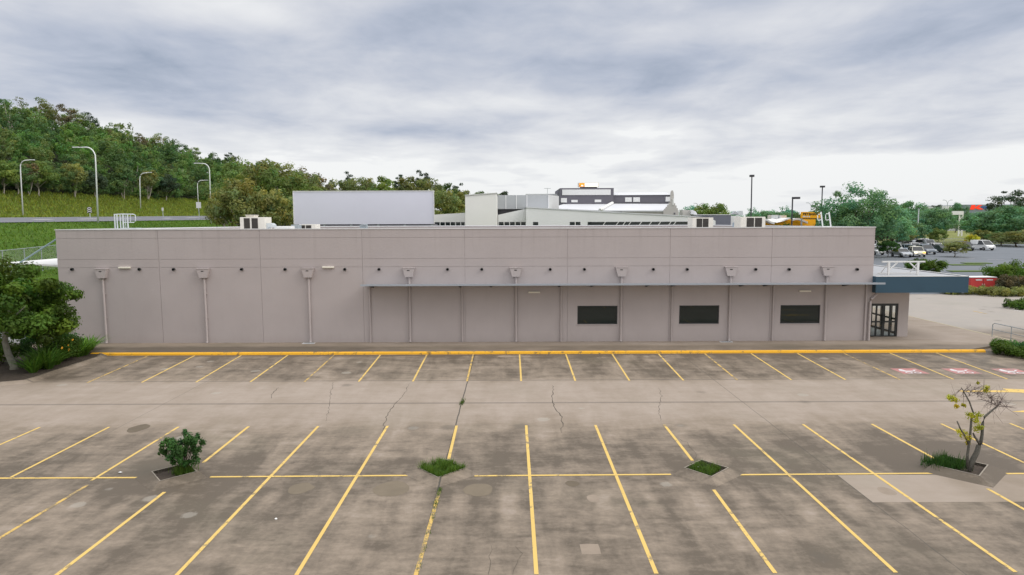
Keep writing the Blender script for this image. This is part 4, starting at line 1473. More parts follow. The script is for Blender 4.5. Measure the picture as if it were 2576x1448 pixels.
# charcoal building with stepped gable and the lit sign box
YD = 125.0
DB = thing('charcoal_building', 'charcoal building with pale windows and a stepped curved gable at its right end', 'building', (onY(1550, 560, YD)[0], YD, 0))
def rect(g, zx0, zy0, zx1, zy1, Y, d=.25):
    a, b = onY(*zm3(zx0, zy0), Y), onY(*zm3(zx1, zy1), Y)
    return g.box(a[0], b[0], Y, Y + d, b[2], a[2])
g = MB()
rect(g, 1073, 178, 1608, 620, YD, 14)
obj('upper_block', g, M_DARKW, DB)
g = MB()
rect(g, 1609, 248, 2195, 620, YD + .4, 13)
obj('side_block', g, M_DARKW, DB)
g = MB()
rect(g, 1095, 192, 1582, 246, YD - .12, .11)
obj('blank_sign_panel', g, M_PALE, DB)
for q in ((1082, 278, 1142, 322), (1187, 296, 1250, 320), (1422, 293, 1487, 319)):
    g = MB()
    rect(g, *q, YD - .1, .09)
    obj('window', g, M_PALE, DB)
for q in ((1728, 271, 1794, 316), (1810, 270, 1876, 316), (2135, 265, 2182, 312)):
    g = MB()
    rect(g, *q, YD + .3, .09)
    obj('window', g, M_PALE, DB)
g = MB()
A, B = onY(*zm3(1609, 248), YD), onY(*zm3(2190, 244), YD)
A2 = onY(*zm3(1609, 222), YD + 4)
g.add([(A[0], YD + .2, A[2]), (B[0], YD + .2, B[2]), (B[0], YD + 4, A2[2]), (A[0], YD + 4, A2[2]), (A[0], YD + 12, A[2]), (B[0], YD + 12, B[2])], [(0, 1, 2, 3), (3, 2, 5, 4), (0, 3, 4), (1, 5, 2)])
obj('barrel_roof', g, M_LROOF, DB)
g = MB()
A, B, C_, D_ = onY(*zm3(1110, 338), YD - .02), onY(*zm3(1612, 338), YD - .02), onY(*zm3(1472, 402), YD - 8), onY(*zm3(960, 380), YD - 8)
g.add([A, D_, C_, B, A - [0, 0, .2], D_ - [0, 0, .2], C_ - [0, 0, .2], B - [0, 0, .2]], [(0, 1, 2, 3), (1, 5, 6, 2), (4, 7, 6, 5)])
A, B, C_, D_ = onY(*zm3(1616, 334), YD - .02), onY(*zm3(2175, 336), YD - .02), onY(*zm3(2110, 402), YD - 7), onY(*zm3(1476, 402), YD - 7)
g.add([A, D_, C_, B, A - [0, 0, .2], D_ - [0, 0, .2], C_ - [0, 0, .2], B - [0, 0, .2]], [(0, 1, 2, 3), (1, 5, 6, 2), (4, 7, 6, 5)])
obj('verandah_roof', g, M_LROOF, DB)
g = MB()
A, B = onY(*zm3(1600, 326), YD - .1), onY(*zm3(1474, 398), YD - 8)
g.tube([A, B], .28, 6)
obj('roof_gutter', g, M_WHITE, DB)
g = MB()
rect(g, 1700, 402, 2112, 620, YD - 6.8, .2)
obj('verandah_wall', g, M_GABLE, DB)
g = MB()
gp = [(2112, 620), (2112, 402), (2125, 402), (2125, 384), (2138, 384), (2138, 365), (2152, 365), (2152, 345), (2168, 345), (2168, 322), (2184, 322), (2184, 250), (2187, 222), (2194, 204), (2201, 199), (2209, 204), (2215, 222), (2218, 250),
      (2218, 330), (2232, 330), (2232, 352), (2245, 352), (2245, 378), (2258, 378), (2258, 400), (2266, 400), (2266, 620)]
P_ = [onY(*zm3(*q), YD - 7.2) for q in gp]
g.prism([(p[0], p[2]) for p in P_], 'y', YD - 7.2, YD - 6.85)
gb = obj('stepped_gable', g, M_GABLE, DB)
g = MB()
rect(g, 2204, 282, 2217, 350, YD - 7.3, .09)
obj('gable_light', g, M_WHITE, gb)
g = MB()
rect(g, 2218, 424, 2232, 442, YD - 7.3, .09)
obj('gable_vent', g, M_DARKW, gb)
g = MB()
rect(g, 1258, 168, 1460, 178, YD + 3, 1)
a, b = onY(*zm3(1256, 124), YD + 3), onY(*zm3(1462, 166), YD + 3)
g = MB()
sgn = thing('lit_roof_sign', 'glowing orange and white box sign on top of the charcoal building', 'sign', ((a[0] + b[0]) / 2, YD + 3, b[2]))
g.box(a[0], b[0], YD + 3, YD + 3.8, b[2], a[2])
obj('sign_case', g, M_CREAM, sgn)
g = MB()
rect(g, 1322, 128, 1456, 162, YD + 2.96, .03)
obj('white_panel', g, emit('sign_white_glow', (1.0, 0.93, 0.80), 1.15), sgn)
g = MB()
rect(g, 1266, 128, 1320, 162, YD + 2.96, .03)
op = obj('orange_panel', g, emit('sign_orange_glow', (1.0, 0.36, 0.03), 0.95), sgn)
g = MB()
rect(g, 1286, 146, 1306, 158, YD + 2.93, .02)
obj('panel_mark', g, MATS['sign_white_glow'], op)
for q in (1268, 1309):
    g = MB()
    rect(g, q, 148, q + 9, 157, YD + 2.93, .02)
    obj('panel_mark', g, mat('mark_rust', (0.30, 0.07, 0.01), 0.6, 0.1), op)
g = MB()
rect(g, 1275, 166, 1445, 182, YD + 3.2, .3)
obj('sign_base', g, M_DARKW, sgn)
# low far roof behind the louvre screen
g = MB()
rect(g, 730, 236, 1072, 600, YD + 6, 8)
tag(obj('far_shed', g, M_LROOF), 'low pale roofed shed showing between the louvre screen and the charcoal building', 'shed')
# shed and white block right of the white building
g = MB()
YS = 105.0
def r4(g, zx0, zy0, zx1, zy1, Y, d=6):
    a, b = onY(*zoom4(zx0, zy0), Y), onY(*zoom4(zx1, zy1), Y)
    return g.box(a[0], b[0], Y, Y + d, min(b[2], 6.0), a[2])
SH = thing('slate_shed', 'flat slate grey shed wall with a pale capping between two air conditioners', 'shed', (onY(1795, 560, YS)[0], YS, 0))
g = MB()
r4(g, 200, 752, 722, 1000, YS)
obj('wall', g, mat('slate_wall', (0.155, 0.16, 0.20), 0.7, 0.06), SH)
g = MB()
a, b = onY(*zoom4(195, 745), YS - .05), onY(*zoom4(725, 752), YS - .05)
g.box(a[0], b[0], YS - .05, YS + 6.05, b[2] + .001, a[2])
obj('capping', g, M_PALE, SH)
g = MB()
a, b = onY(*zoom4(0, 676), YS + 2), onY(*zoom4(125, 745), YS + 2)
g.box(a[0], b[0], YS + 2, YS + 4, a[2] - 1.3 * (a[2] - b[2]), a[2])
obj('plant_box', g, M_GABLE, SH)
g = MB()
pp = [zoom4(*q) for q in ((125, 676), (150, 676), (200, 700), (220, 742), (150, 742), (125, 742))]
P_ = [onY(*q, YS + 1.5) for q in pp]
g.prism([(p[0], p[2]) for p in P_], 'y', YS + 1.5, YS + 2.6)
obj('plant_duct', g, M_LROOF, SH)
WBk = thing('white_block', 'white cube shaped shop block right of the slate shed', 'building', (onY(1851, 560, YS + 1)[0], YS + 1, 0))
g = MB()
r4(g, 724, 765, 872, 876, YS + 1, 5)
g.v = [(x, y, z) for x, y, z in g.v]
obj('wall', g, M_WHITE, WBk)
g = MB()
P_ = [onY(*zoom4(*q), YS + 8) for q in ((715, 745), (765, 693), (815, 745))]
g.prism([(p[0], p[2]) for p in P_], 'y', YS + 7, YS + 8)
obj('pyramid_roof', g, M_LOUV, WBk)
g = MB()
P_ = [onY(*zoom4(*q), YS + 7) for q in ((830, 752), (830, 715), (850, 690), (905, 690), (915, 752))]
g.prism([(p[0], p[2]) for p in P_], 'y', YS + 7, YS + 8)
obj('roof_plant', g, M_GALV, WBk)
# the orange pet store
YO = 130.0
OB = thing('orange_store', 'bright orange store with a white wave shaped roof edge', 'building', (onY(1985, 560, YO)[0], YO, 0))
g = MB()
P_ = [onY(*zoom4(*q), YO) for q in ((1130, 1010), (1130, 850), (1240, 850), (1340, 885), (1390, 870), (1500, 850), (1620, 818), (2005, 818), (2005, 1010))]
g.prism([(p[0], p[2]) for p in P_], 'y', YO, YO + 12)
obj('front_wall', g, M_ORANGE, OB)
def ribbon(g, pts, Y, th_, d):
    P = [onY(*zoom4(*q), Y) for q in pts]
    n = len(P)
    vs = [(p[0], Y, p[2]) for p in P] + [(p[0], Y, p[2] + th_) for p in P] + [(p[0], Y + d, p[2]) for p in P] + [(p[0], Y + d, p[2] + th_) for p in P]
    fs = []
    for i in range(n - 1):
        fs += [(i, i + 1, n + i + 1, n + i), (n + i, n + i + 1, 3 * n + i + 1, 3 * n + i), (i, 2 * n + i, 2 * n + i + 1, i + 1)]
    g.add(vs, fs)
g = MB()
ribbon(g, ((1240, 830), (1290, 850), (1340, 880), (1385, 893)), YO - 2, .35, 2)
ribbon(g, ((1340, 868), (1420, 866), (1500, 848), (1560, 830), (1625, 812)), YO - 1.2, .25, 8)
ribbon(g, ((1660, 842), (1700, 828), (1750, 826), (1800, 842), (1850, 864), (1890, 882)), YO - 1.2, .35, 1)
g.add([onY(*zoom4(1130, 812), YO - .05), onY(*zoom4(1620, 812), YO - .05), onY(*zoom4(1500, 850), YO - 1.9), onY(*zoom4(1420, 868), YO - 1.9), onY(*zoom4(1340, 868), YO - 1.9), onY(*zoom4(1240, 826), YO - 1.9), onY(*zoom4(1130, 826), YO - 1.9)], [(0, 6, 5, 4, 3, 2, 1)])
obj('wave_roof', g, M_WHITE, OB)
g = MB()
a, b = onY(*zoom4(1340, 752), YO + 3), onY(*zoom4(1440, 806), YO + 3)
g.box(a[0], b[0], YO + 3, YO + 5, b[2], a[2])
a, b = onY(*zoom4(1462, 758), YO + 3), onY(*zoom4(1566, 806), YO + 3)
g.box(a[0], b[0], YO + 3, YO + 5, b[2], a[2])
obj('roof_plant', g, M_GALV, OB)
PS = thing('store_sign', 'orange hoarding sign reading PETBARN in black letters above the orange store', 'sign', (onY(2040, 545, YO - 3)[0], YO - 3, 2))
YP = YO - 3
a, b = onY(*zoom4(1792, 706), YP), onY(*zoom4(2078, 800), YP)
g = MB()
g.box(a[0], b[0], YP, YP + .3, b[2], a[2])
sgp = obj('sign_board', g, M_ORANGE, PS)
a, b = onY(*zoom4(1817, 757), YP - .03), onY(*zoom4(2042, 718), YP - .03)
text_mesh('lettering', 'PETBARN', M_BLACK, sgp, (a[0], YP - .03, a[2]), (1, 0, 0), (0, 0, 1), b[2] - a[2], b[0] - a[0])
g = MB()
for i, zx in enumerate((1822, 1845, 1876, 1910)):
    c = onY(*zoom4(zx, 776), YP - .03)
    n = 12
    g.add([(c[0] + .15 * math.cos(6.283 * k / n), YP - .03, c[2] + .17 * math.sin(6.283 * k / n) * (1 if k % 2 else .75)) for k in range(n)], [tuple(range(n - 1, -1, -1))])
obj('animal_icon', g, M_WHITE, sgp)
g = MB()
for zx in (1800, 2070):
    x = onY(*zoom4(zx, 800), YP)[0]
    g.tube([(x, YP + .15, 0), (x, YP + .15, b[2] - .05)], .14, 8)
obj('post', g, M_GALVD, PS)
g = MB()
a, b = onY(*zoom4(1795, 803), YP), onY(*zoom4(2050, 812), YP)
g.box(a[0], b[0], YP + .05, YP + .25, b[2], a[2])
obj('bottom_bar', g, mat('bar_brown', (0.12, 0.06, 0.03), 0.7, 0.1), PS)
# big grey store far right with its red K and blue lettering
YK = 330.0
def z5(zx, zy):
    return (2079.6 + zx * .19270, 415.9 + zy * .19270)
KB = thing('grey_superstore', 'distant grey superstore wall with a red K and blue lettering above the trees', 'building', (onY(*z5(1980, 560), YK)[0], YK, 2.6))
g = MB()
a, b = onY(*z5(1795, 516), YK), onY(*z5(2560, 640), YK)
g.box(a[0], b[0], YK, YK + 30, 2, a[2])
obj('wall', g, mat('store_grey', (0.20, 0.24, 0.27), 0.7, 0.05), KB)
g = MB()
a, b = onY(*z5(1560, 530), YK + 5), onY(*z5(1795, 640), YK + 5)
g.box(a[0], b[0], YK + 5, YK + 30, 2, a[2])
obj('side_wing', g, M_PALE, KB)
M_KRED = emit('letter_red', (0.95, 0.07, 0.03), 0.75)
M_KBLU = mat('letter_blue', (0.03, 0.10, 0.36), 0.5, 0.05)
g = MB()
kp = [[(1870, 580), (1895, 520), (1945, 520), (1925, 580)], [(1935, 552), (1990, 520), (2035, 520), (1985, 548), (2050, 578), (1992, 580), (1936, 562)]]
for poly in kp:
    P_ = [onY(*z5(*q), YK - .2) for q in poly]
    g.prism([(p[0], p[2]) for p in P_], 'y', YK - .2, YK - .05)
obj('red_letter', g, M_KRED, KB)
a, b = onY(*z5(2020, 568), YK - .2), onY(*z5(2170, 530), YK - .2)
text_mesh('blue_lettering', 'mart', M_KBLU, KB, (a[0], YK - .2, a[2]), (1, 0, 0), (0, 0, 1), b[2] - a[2], b[0] - a[0])
# white portal sign frame among the right hand trees
g = MB()
YG = 230.0
PG = thing('portal_sign', 'white roadside hoarding on a lattice leg among the right hand trees', 'sign', (onY(*z5(1740, 640), YG)[0], YG, 2.2))
a, b = onY(*z5(1645, 600), YG), onY(*z5(1788, 648), YG)
g.box(a[0], b[0], YG, YG + .5, b[2], a[2])
obj('board', g, M_PALE, PG)
g = MB()
for zx in (1742, 1784):
    x = onY(*z5(zx, 650), YG)[0]
    g.box(x - .2, x + .2, YG + .1, YG + .4, 2, b[2] - .01)
xa, xb = onY(*z5(1742, 650), YG)[0], onY(*z5(1784, 650), YG)[0]
for k in range(4):
    g.tube([(xa, YG + .25, b[2] - 2 - 2.5 * k), (xb, YG + .25, b[2] - .2 - 2.5 * k)], .1, 4)
obj('lattice_leg', g, M_WHITE, PG)

# ------------------------------------------------------------------ lamp posts in the far car parks
def flood_post(label, px, top, base, Y, head, arm=0, r=.10):
    t = onY(px[0], top, Y)
    xb = onY(px[1], base, Y)
    zb = terrain(t[0], Y)
    th = thing('light_pole', label, 'light pole', (xb[0], Y, zb), 'light poles in the far car parks')
    g = MB()
    g.tube([(xb[0], Y, zb), (t[0], Y, t[2])], [r * 1.3, r], 8)
    obj('pole', g, M_DARKP if arm >= 0 else M_GALV, th)
    hw, hh = head[0] * Y / FPX, head[1] * Y / FPX
    g = MB()
    if arm > 0:
        ax = arm * Y / FPX
        g.box(t[0] + ax, t[0] + ax + hw * 2, Y - .3, Y + .3, t[2] - hh * 2, t[2])
        g.box(t[0] - r, t[0] + ax, Y - .06, Y + .06, t[2] - .25, t[2] - .08)
    else:
        g.box(t[0] - hw, t[0] + hw, Y - .3, Y + .3, t[2] - hh, t[2] + hh)
    obj('floodlight_head', g, M_DARKP, th)
flood_post('tallest dark light pole, standing right of the charcoal building', (1891.5, 1890), 443, 560, 112, (4.8, 2.6))
flood_post('dark light pole left of the big round tree', (2069, 2066), 470, 560, 120, (4.8, 2.2))
flood_post('shorter light pole with a box lamp on a right hand arm, before the orange store', (1994, 1992), 496, 572, 95, (6.5, 2.6), 4)
flood_post('thin pale pole rising from the parked cars in front of dark trees', (2428 - 116.5, 2428 - 121), 525, 607, 150, (.6, 1.2), -1, .11)
def double_lamp(label, px, top, Y):
    t = onY(px, top, Y)
    zb = terrain(t[0], Y)
    th = thing('double_lamp', label, 'street lamp', (t[0], Y, zb), 'distant twin armed street lamps')
    g = MB()
    g.tube([(t[0], Y, zb), (t[0], Y, t[2] - 1.2)], .10, 6)
    obj('pole', g, M_GALVD, th)
    for s_ in (-1, 1):
        g = MB()
        e = 9 * Y / FPX
        g.tube([(t[0], Y, t[2] - 1.25), (t[0] + s_ * e * .35, Y, t[2] - .25), (t[0] + s_ * e * .8, Y, t[2])], .07, 5)
        g.box(t[0] + s_ * e * .75 - .01, t[0] + s_ * e * .75 + .8 * s_ + .01, Y - .15, Y + .15, t[2] - .05, t[2] + .1)
        obj('arm', g, M_GALVD, th)
double_lamp('distant twin armed street lamp left of the tallest light pole', 1758, 512, 220)
double_lamp('distant twin armed street lamp above the orange store sign', 2041, 511, 220)
double_lamp('distant twin armed street lamp above the right hand trees', 2384, 504, 260)
a = onY(1377, 474, 180)
an = thing('tv_aerial', 'thin television aerial above the louvre screen', 'aerial', (a[0], 180, 5))
g = MB()
g.tube([(a[0], 180, 5), (a[0], 180, a[2])], .05, 5)
obj('mast', g, M_GALVD, an)
g = MB()
g.tube([(a[0] - .9, 180, a[2] - .05), (a[0] + .9, 180, a[2] - .05)], .05, 5)
obj('crossbar', g, M_GALVD, an)
# ------------------------------------------------------------------ trees
def leaf_quads(centres, radii, n_each, size, rng, up=0.25, flat=1.0, tintv=0.28, shell=0.45, asp=0.6):
    """leaf faces spread through a set of clumps -> verts, faces, tint"""
    nc = len(centres)
    n = nc * n_each
    ci = np.repeat(np.arange(nc), n_each)
    d = rng.normal(size=(n, 3))
    d /= np.linalg.norm(d, axis=1)[:, None]
    rad = (shell + (1 - shell) * rng.random(n)) ** 0.8
    rad *= rng.uniform(0.75, 1.12, n)
    pos = centres[ci] + d * (radii[ci] * rad[:, None])
    nrm = d + rng.normal(size=(n, 3)) * 0.38 + np.array([0, 0, up])
    nrm /= np.linalg.norm(nrm, axis=1)[:, None]
    a = np.cross(nrm, rng.normal(size=(n, 3)))
    a /= np.linalg.norm(a, axis=1)[:, None] + 1e-9
    b = np.cross(nrm, a)
    s = size * rng.uniform(0.6, 1.35, n)
    a = a * (s * 0.5)[:, None]
    b = b * (s * 0.5 * asp)[:, None]
    V = np.stack([pos - a, pos - b * 1.0, pos + a, pos + b * 1.0], 1)
    cl = rng.uniform(1 - tintv, 1 + tintv, nc)
    hu = rng.normal(0, 0.10, nc)
    k = cl[ci] * rng.uniform(0.88, 1.12, n)
    h = hu[ci] + rng.normal(0, 0.05, n)
    C = np.ones((n, 4, 4))
    C[:, :, 0] = (k * (1 + h))[:, None]
    C[:, :, 1] = k[:, None]
    C[:, :, 2] = (k * (1 - h))[:, None]
    return V.reshape(-1, 3), np.arange(4 * n).reshape(n, 4), C.reshape(-1, 4)

def crown_clumps(rng, rx, rz, zc, n, rc, flat=0.7, hollow=0.35, irregular=0.35, lop=(0, 0)):
    """clump centres inside an uneven ellipsoid; lobes make the outline ragged"""
    lob = rng.normal(size=(5, 3))
    lob /= np.linalg.norm(lob, axis=1)[:, None]
    la = rng.uniform(-irregular, irregular * 1.2, 5)
    out, rr = [], []
    while len(out) < n:
        d = rng.normal(size=3)
        d /= np.linalg.norm(d)
        if d[2] < -0.75:
            continue
        k = 1 + sum(a * max(0, float(d @ l)) ** 3 for a, l in zip(la, lob))
        r = (hollow + (1 - hollow) * rng.random()) ** 0.6 * k
        p = d * r * np.array([rx, rx, rz])
        if p[2] < 0:
            p[2] *= 0.75
        out.append(p + np.array([lop[0], lop[1], zc]))
        q = rc * rng.uniform(0.65, 1.35)
        rr.append((q, q, q * flat))
    return np.array(out), np.array(rr)

def make_tree(seed, h, rx, trunk_h, n_cl, rc, n_leaf, leaf, tr=0.22, lean=0.0, flat=0.7, irregular=0.35, stems=1, hollow=0.35, tintv=0.28, limbs=9, crown_frac=None, asp=0.6):
    """returns (trunk MB, crown arrays), base at the origin"""
    rng = np.random.default_rng(seed)
    rz = (h - trunk_h) / 2 * 1.0
    zc = trunk_h + rz
    C, Rr = crown_clumps(rng, rx - rc * .5, rz - rc * flat * .5, zc, n_cl, rc, flat, hollow, irregular)
    g = MB()
    for sidx in range(stems):
        a = rng.uniform(0, 6.28)
        off = np.array([math.cos(a), math.sin(a), 0]) * (0.25 * (stems > 1))
        top = np.array([lean + off[0] * rx * 1.4, off[1] * rx * 1.4, zc * 0.92])
        mid = np.array([lean * .3 + off[0] * .7 * rx * .6 + rng.normal(0, .12), off[1] * .7 * rx * .6 + rng.normal(0, .12), trunk_h * .6])
        b0 = off * .6
        g.tube([b0 - [0, 0, .3], b0 + [0, 0, .25], mid, (mid + top) / 2 + rng.normal(0, .15, 3), top], [tr * 1.6, tr * 1.05, tr * .8, tr * .5, tr * .18], 7)
        for i in rng.choice(len(C), min(limbs, len(C)), replace=False):
            c = C[i]
            t0 = min(max((c[2] - trunk_h) / max(h - trunk_h, .1), 0.0), .8) * .6
            st = mid * (1 - t0) + top * t0
            m_ = (st + c) / 2 + rng.normal(0, .25, 3) * rx * .12
            g.tube([st, m_, c], [tr * .42, tr * .26, tr * .08], 5)
    return g, leaf_quads(C, Rr, n_leaf, leaf, rng, tintv=tintv, asp=asp)

def plant(name, label, cat, loc, tree, lm, bm, group=None, rot=0.0, scale=1.0):
    th = thing(name, label, cat, (0, 0, 0), group)
    obj('trunk', tree[0], bm, th, smooth=True)
    obj('crown', (tree[1][0], tree[1][1]), lm, th, tint=tree[1][2])
    place(th, loc, rot, scale)
    return th
def place(th, loc, rot=0.0, scale=1.0):
    th.location = tuple(map(float, loc))
    th.rotation_euler = (0, 0, rot)
    th.scale = (scale, scale, scale) if not hasattr(scale, '__len__') else scale
def plant_copy(src, label, loc, rot, scale, lm=None):
    c = copy_tree(src)
    c['label'] = label
    place(c, loc, rot, scale)
    if lm:
        for ch in c.children:
            if ch.name.startswith('crown'):
                ch.material_slots[0].link = 'OBJECT'
                ch.material_slots[0].material = lm
    return c

# --- the wooded hill: one mass of trees inside, single trees where they stand out
rng = np.random.default_rng(11)
variants = []
for i in range(6):
    r_ = np.random.default_rng(100 + i)
    hh, rx = r_.uniform(8.5, 11.5), r_.uniform(3.2, 4.4)
    C, Rr = crown_clumps(r_, rx - .6, 4.2, hh - 4.9, 40, 1.2, .75, .40, .45)
    variants.append((leaf_quads(C, Rr, 46, .52, r_, tintv=.34), leaf_quads(C, Rr, 24, .70, r_, tintv=.34), hh))
Vs, Fs, Cs = [], [], []
nv = 0
TM = MB()
pts_hill = []
y = 92.0
while y < 440:
    st = 5.4 + (y - 92) * .010
    x = -104.5
    while x > -172:
        px_, py_ = x + rng.uniform(-.42, .42) * st, y + rng.uniform(-.42, .42) * st
        sx = 1288 + px_ / py_ * FPX
        if -70 < sx < 900:
            pts_hill.append((px_, py_, sx))
        x -= st
    y += st
n_main = len(pts_hill)
y = 95.0
while y < 300:
    for xb_ in (-104.0, -106.5, -109.0):
        px_, py_ = xb_ + rng.uniform(-1, 1), y + rng.uniform(-1.2, 1.2)
        pts_hill.append((px_, py_, 0))
    y += 3.0
for hi, (px_, py_, sx) in enumerate(pts_hill):
    vi = rng.integers(len(variants))
    V, Fq, C = variants[vi][0 if py_ < 215 else 1]
    sc = rng.uniform(.62, 1.12)
    if hi >= n_main:
        sc *= .42
    elif px_ > -109:
        sc *= .72
    a = rng.uniform(0, 6.28)
    ca, sa_ = math.cos(a), math.sin(a)
    W2 = V * sc * np.array([1, 1, rng.uniform(.85, 1.1)])
    z0 = terrain(px_, py_)
    V2 = np.stack([W2[:, 0] * ca - W2[:, 1] * sa_ + px_, W2[:, 0] * sa_ + W2[:, 1] * ca + py_, W2[:, 2] + z0 - .3], 1)
    pal = [(1, 1, 1), (1.2, 1.08, .95), (.82, .92, .95), (1.1, 1.2, .9), (1.35, 1.12, 1.1), (.9, 1.12, .8), (.7, .8, .85)]
    tn = np.array(pal[rng.integers(len(pal))]) * rng.uniform(.8, 1.25)
    C2 = C.copy()
    C2[:, :3] *= tn
    Vs.append(V2)
    Fs.append(Fq + nv)
    Cs.append(C2)
    nv += len(V2)
    if px_ < -106 and px_ > -114 and py_ < 260 and rng.random() < .35:
        TM.tube([(px_, py_, z0 - .4), (px_ + rng.normal(0, .2), py_, z0 + 3.5 * sc), (px_ + rng.normal(0, .5), py_ + rng.normal(0, .3), z0 + 7 * sc)], [.2, .15, .06], 5, False)
hw = obj('hillside_wood', (np.concatenate(Vs), np.concatenate(Fs)), L_HILL, tint=np.concatenate(Cs))
tag(hw, 'mixed green forest massed over the hillside left of the highway', 'wood', kind='stuff')
o = obj('wood_trunks', TM, M_BARKP, hw)
o['kind'] = 'stuff'

# single trees of the hill's skyline
T_SKY = [make_tree(21, 12.5, 5.2, 4.0, 38, 1.25, 60, .42, .26, .5, .55, .5, hollow=.55),
         make_tree(22, 11.5, 4.2, 3.4, 40, 1.15, 60, .42, .24, -.4, .65, .45, hollow=.5),
         make_tree(23, 9.5, 3.6, 2.6, 22, 1.2, 60, .42, .22, .2, .7, .4)]
GS = 'single trees along the skyline of the wooded hill'
def sky_loc(px, py_top, h, xw=-150.0):
    d = ray(px, py_top)
    t = xw / d[0]
    p = d * t
    return (p[0], p[1], p[2] + CAM_H - h)
srcs = {}
for (px, py, v, lm, sc, xw, lb) in [
        (18, 250, 0, L_HILL, 1.0, -140, 'spreading open crowned tree at the far left end of the skyline'),
        (95, 244, 0, L_OLIVE, 1.05, -141, 'highest tree on the skyline, broad crown with sky showing under it'),
        (150, 262, 1, L_BROWN, .95, -143, 'reddish brown tree on the skyline just right of the highest crown'),
        (183, 272, 0, L_BRIGHT, .9, -145, 'green umbrella shaped tree on the skyline above the tallest street lamp'),
        (222, 282, 1, L_DARK, .85, -147, 'dark pointed tree at the last peak before the skyline drops'),
        (262, 318, 2, L_BROWN, .85, -150, 'small brownish tree at the notch where the skyline drops'),
        (345, 334, 0, L_BROWN, .95, -150, 'brown open crowned tree, first of the second skyline hump'),
        (400, 335, 0, L_OLIVE, 1.0, -150, 'flat topped olive tree on the second hump of the skyline'),
        (440, 350, 2, L_HILL, .9, -150, 'low green tree right of the flat topped olive on the skyline'),
        (490, 368, 2, L_BRIGHT, .85, -150, 'rounded bright tree on the skyline above the lamp with a hidden foot'),
        (580, 384, 1, L_DARK, .8, -150, 'lone dark tree standing clear of the falling end of the hill')]:
    h = (12.5, 11.5, 9.5)[v] * sc
    loc = sky_loc(px, py, h, xw)
    if v not in srcs:
        srcs[v] = plant('skyline_tree', lb, 'tree', loc, T_SKY[v], lm, M_BARKP, GS, .3 * px, sc)
    else:
        plant_copy(srcs[v], lb, loc, .3 * px, sc, lm)
# trees at the foot of the wood above the bank
T_LOW = [make_tree(31, 7.5, 3.8, .9, 44, 1.1, 75, .44, .16, 0, .65, .45), make_tree(32, 8.5, 3.2, 1.8, 38, 1.1, 75, .44, .14, .3, .7, .4, stems=2)]
GL = 'single trees at the foot of the wooded hill'
srcs = {}
for (px, Y, v, lm, sc, lb) in [
        (28, 136, 0, L_BRIGHT, .95, 'bright green spreading tree low at the left edge, beside the leftmost lamp'),
        (75, 140, 0, L_HILL, .9, 'green spreading tree right behind the leftmost street lamp'),
        (118, 143, 1, L_BROWN, .85, 'dull brown tree at the bank top, second crown right of the leftmost lamp'),
        (165, 146, 0, L_BRIGHT, 1.05, 'wide bright tree low on the hill, left of the tallest street lamp'),
        (290, 158, 1, L_OLIVE, 1.0, 'olive tree above the bank between the tallest lamp and the thin lamp'),
        (330, 166, 0, L_DARK, .95, 'dark tree behind the head of the thin far side lamp'),
        (385, 178, 1, L_HILL, 1.1, 'twin stemmed tree with pale trunks right of the thin far side lamp'),
        (432, 190, 1, L_OLIVE, 1.05, 'tall olive tree with pale trunks at the right end of the bank'),
        (470, 200, 0, L_DARK, 1.1, 'shadowy dark tree left of the short far side street lamp')]:
    x = (px - 1288) / FPX * Y
    x = min(x, -103.0)
    loc = (x, Y, terrain(x, Y))
    if v not in srcs:
        srcs[v] = plant('bank_tree', lb, 'tree', loc, T_LOW[v], lm, M_BARKP, GL, .7 * px, sc)
    else:
        plant_copy(srcs[v], lb, loc, .7 * px, sc, lm)
# tall grass on the cut bank
def bank_area(r):
    y = r.uniform(100, 260)
    x = r.uniform(-104.5, -91.5)
    return (x, y, terrain(x, y) - .05)
tag(grassobj('bank_grass', blades(36000, bank_area, .42, .20, 3, .7, (.55, 1.25)), L_TALL), 'rough yellow green grass covering the cut bank above the highway', 'grass')
def field_area(r):
    y = r.uniform(44, 150)
    x = r.uniform(-62, -37)
    return (x, y, terrain(x, y) - .08)
tag(grassobj('field_grass', blades(30000, field_area, .20, .13, 13, .8, (.6, 1.3)), L_GRASS), 'rough tufts in the mown grass slope between fence and highway', 'grass')
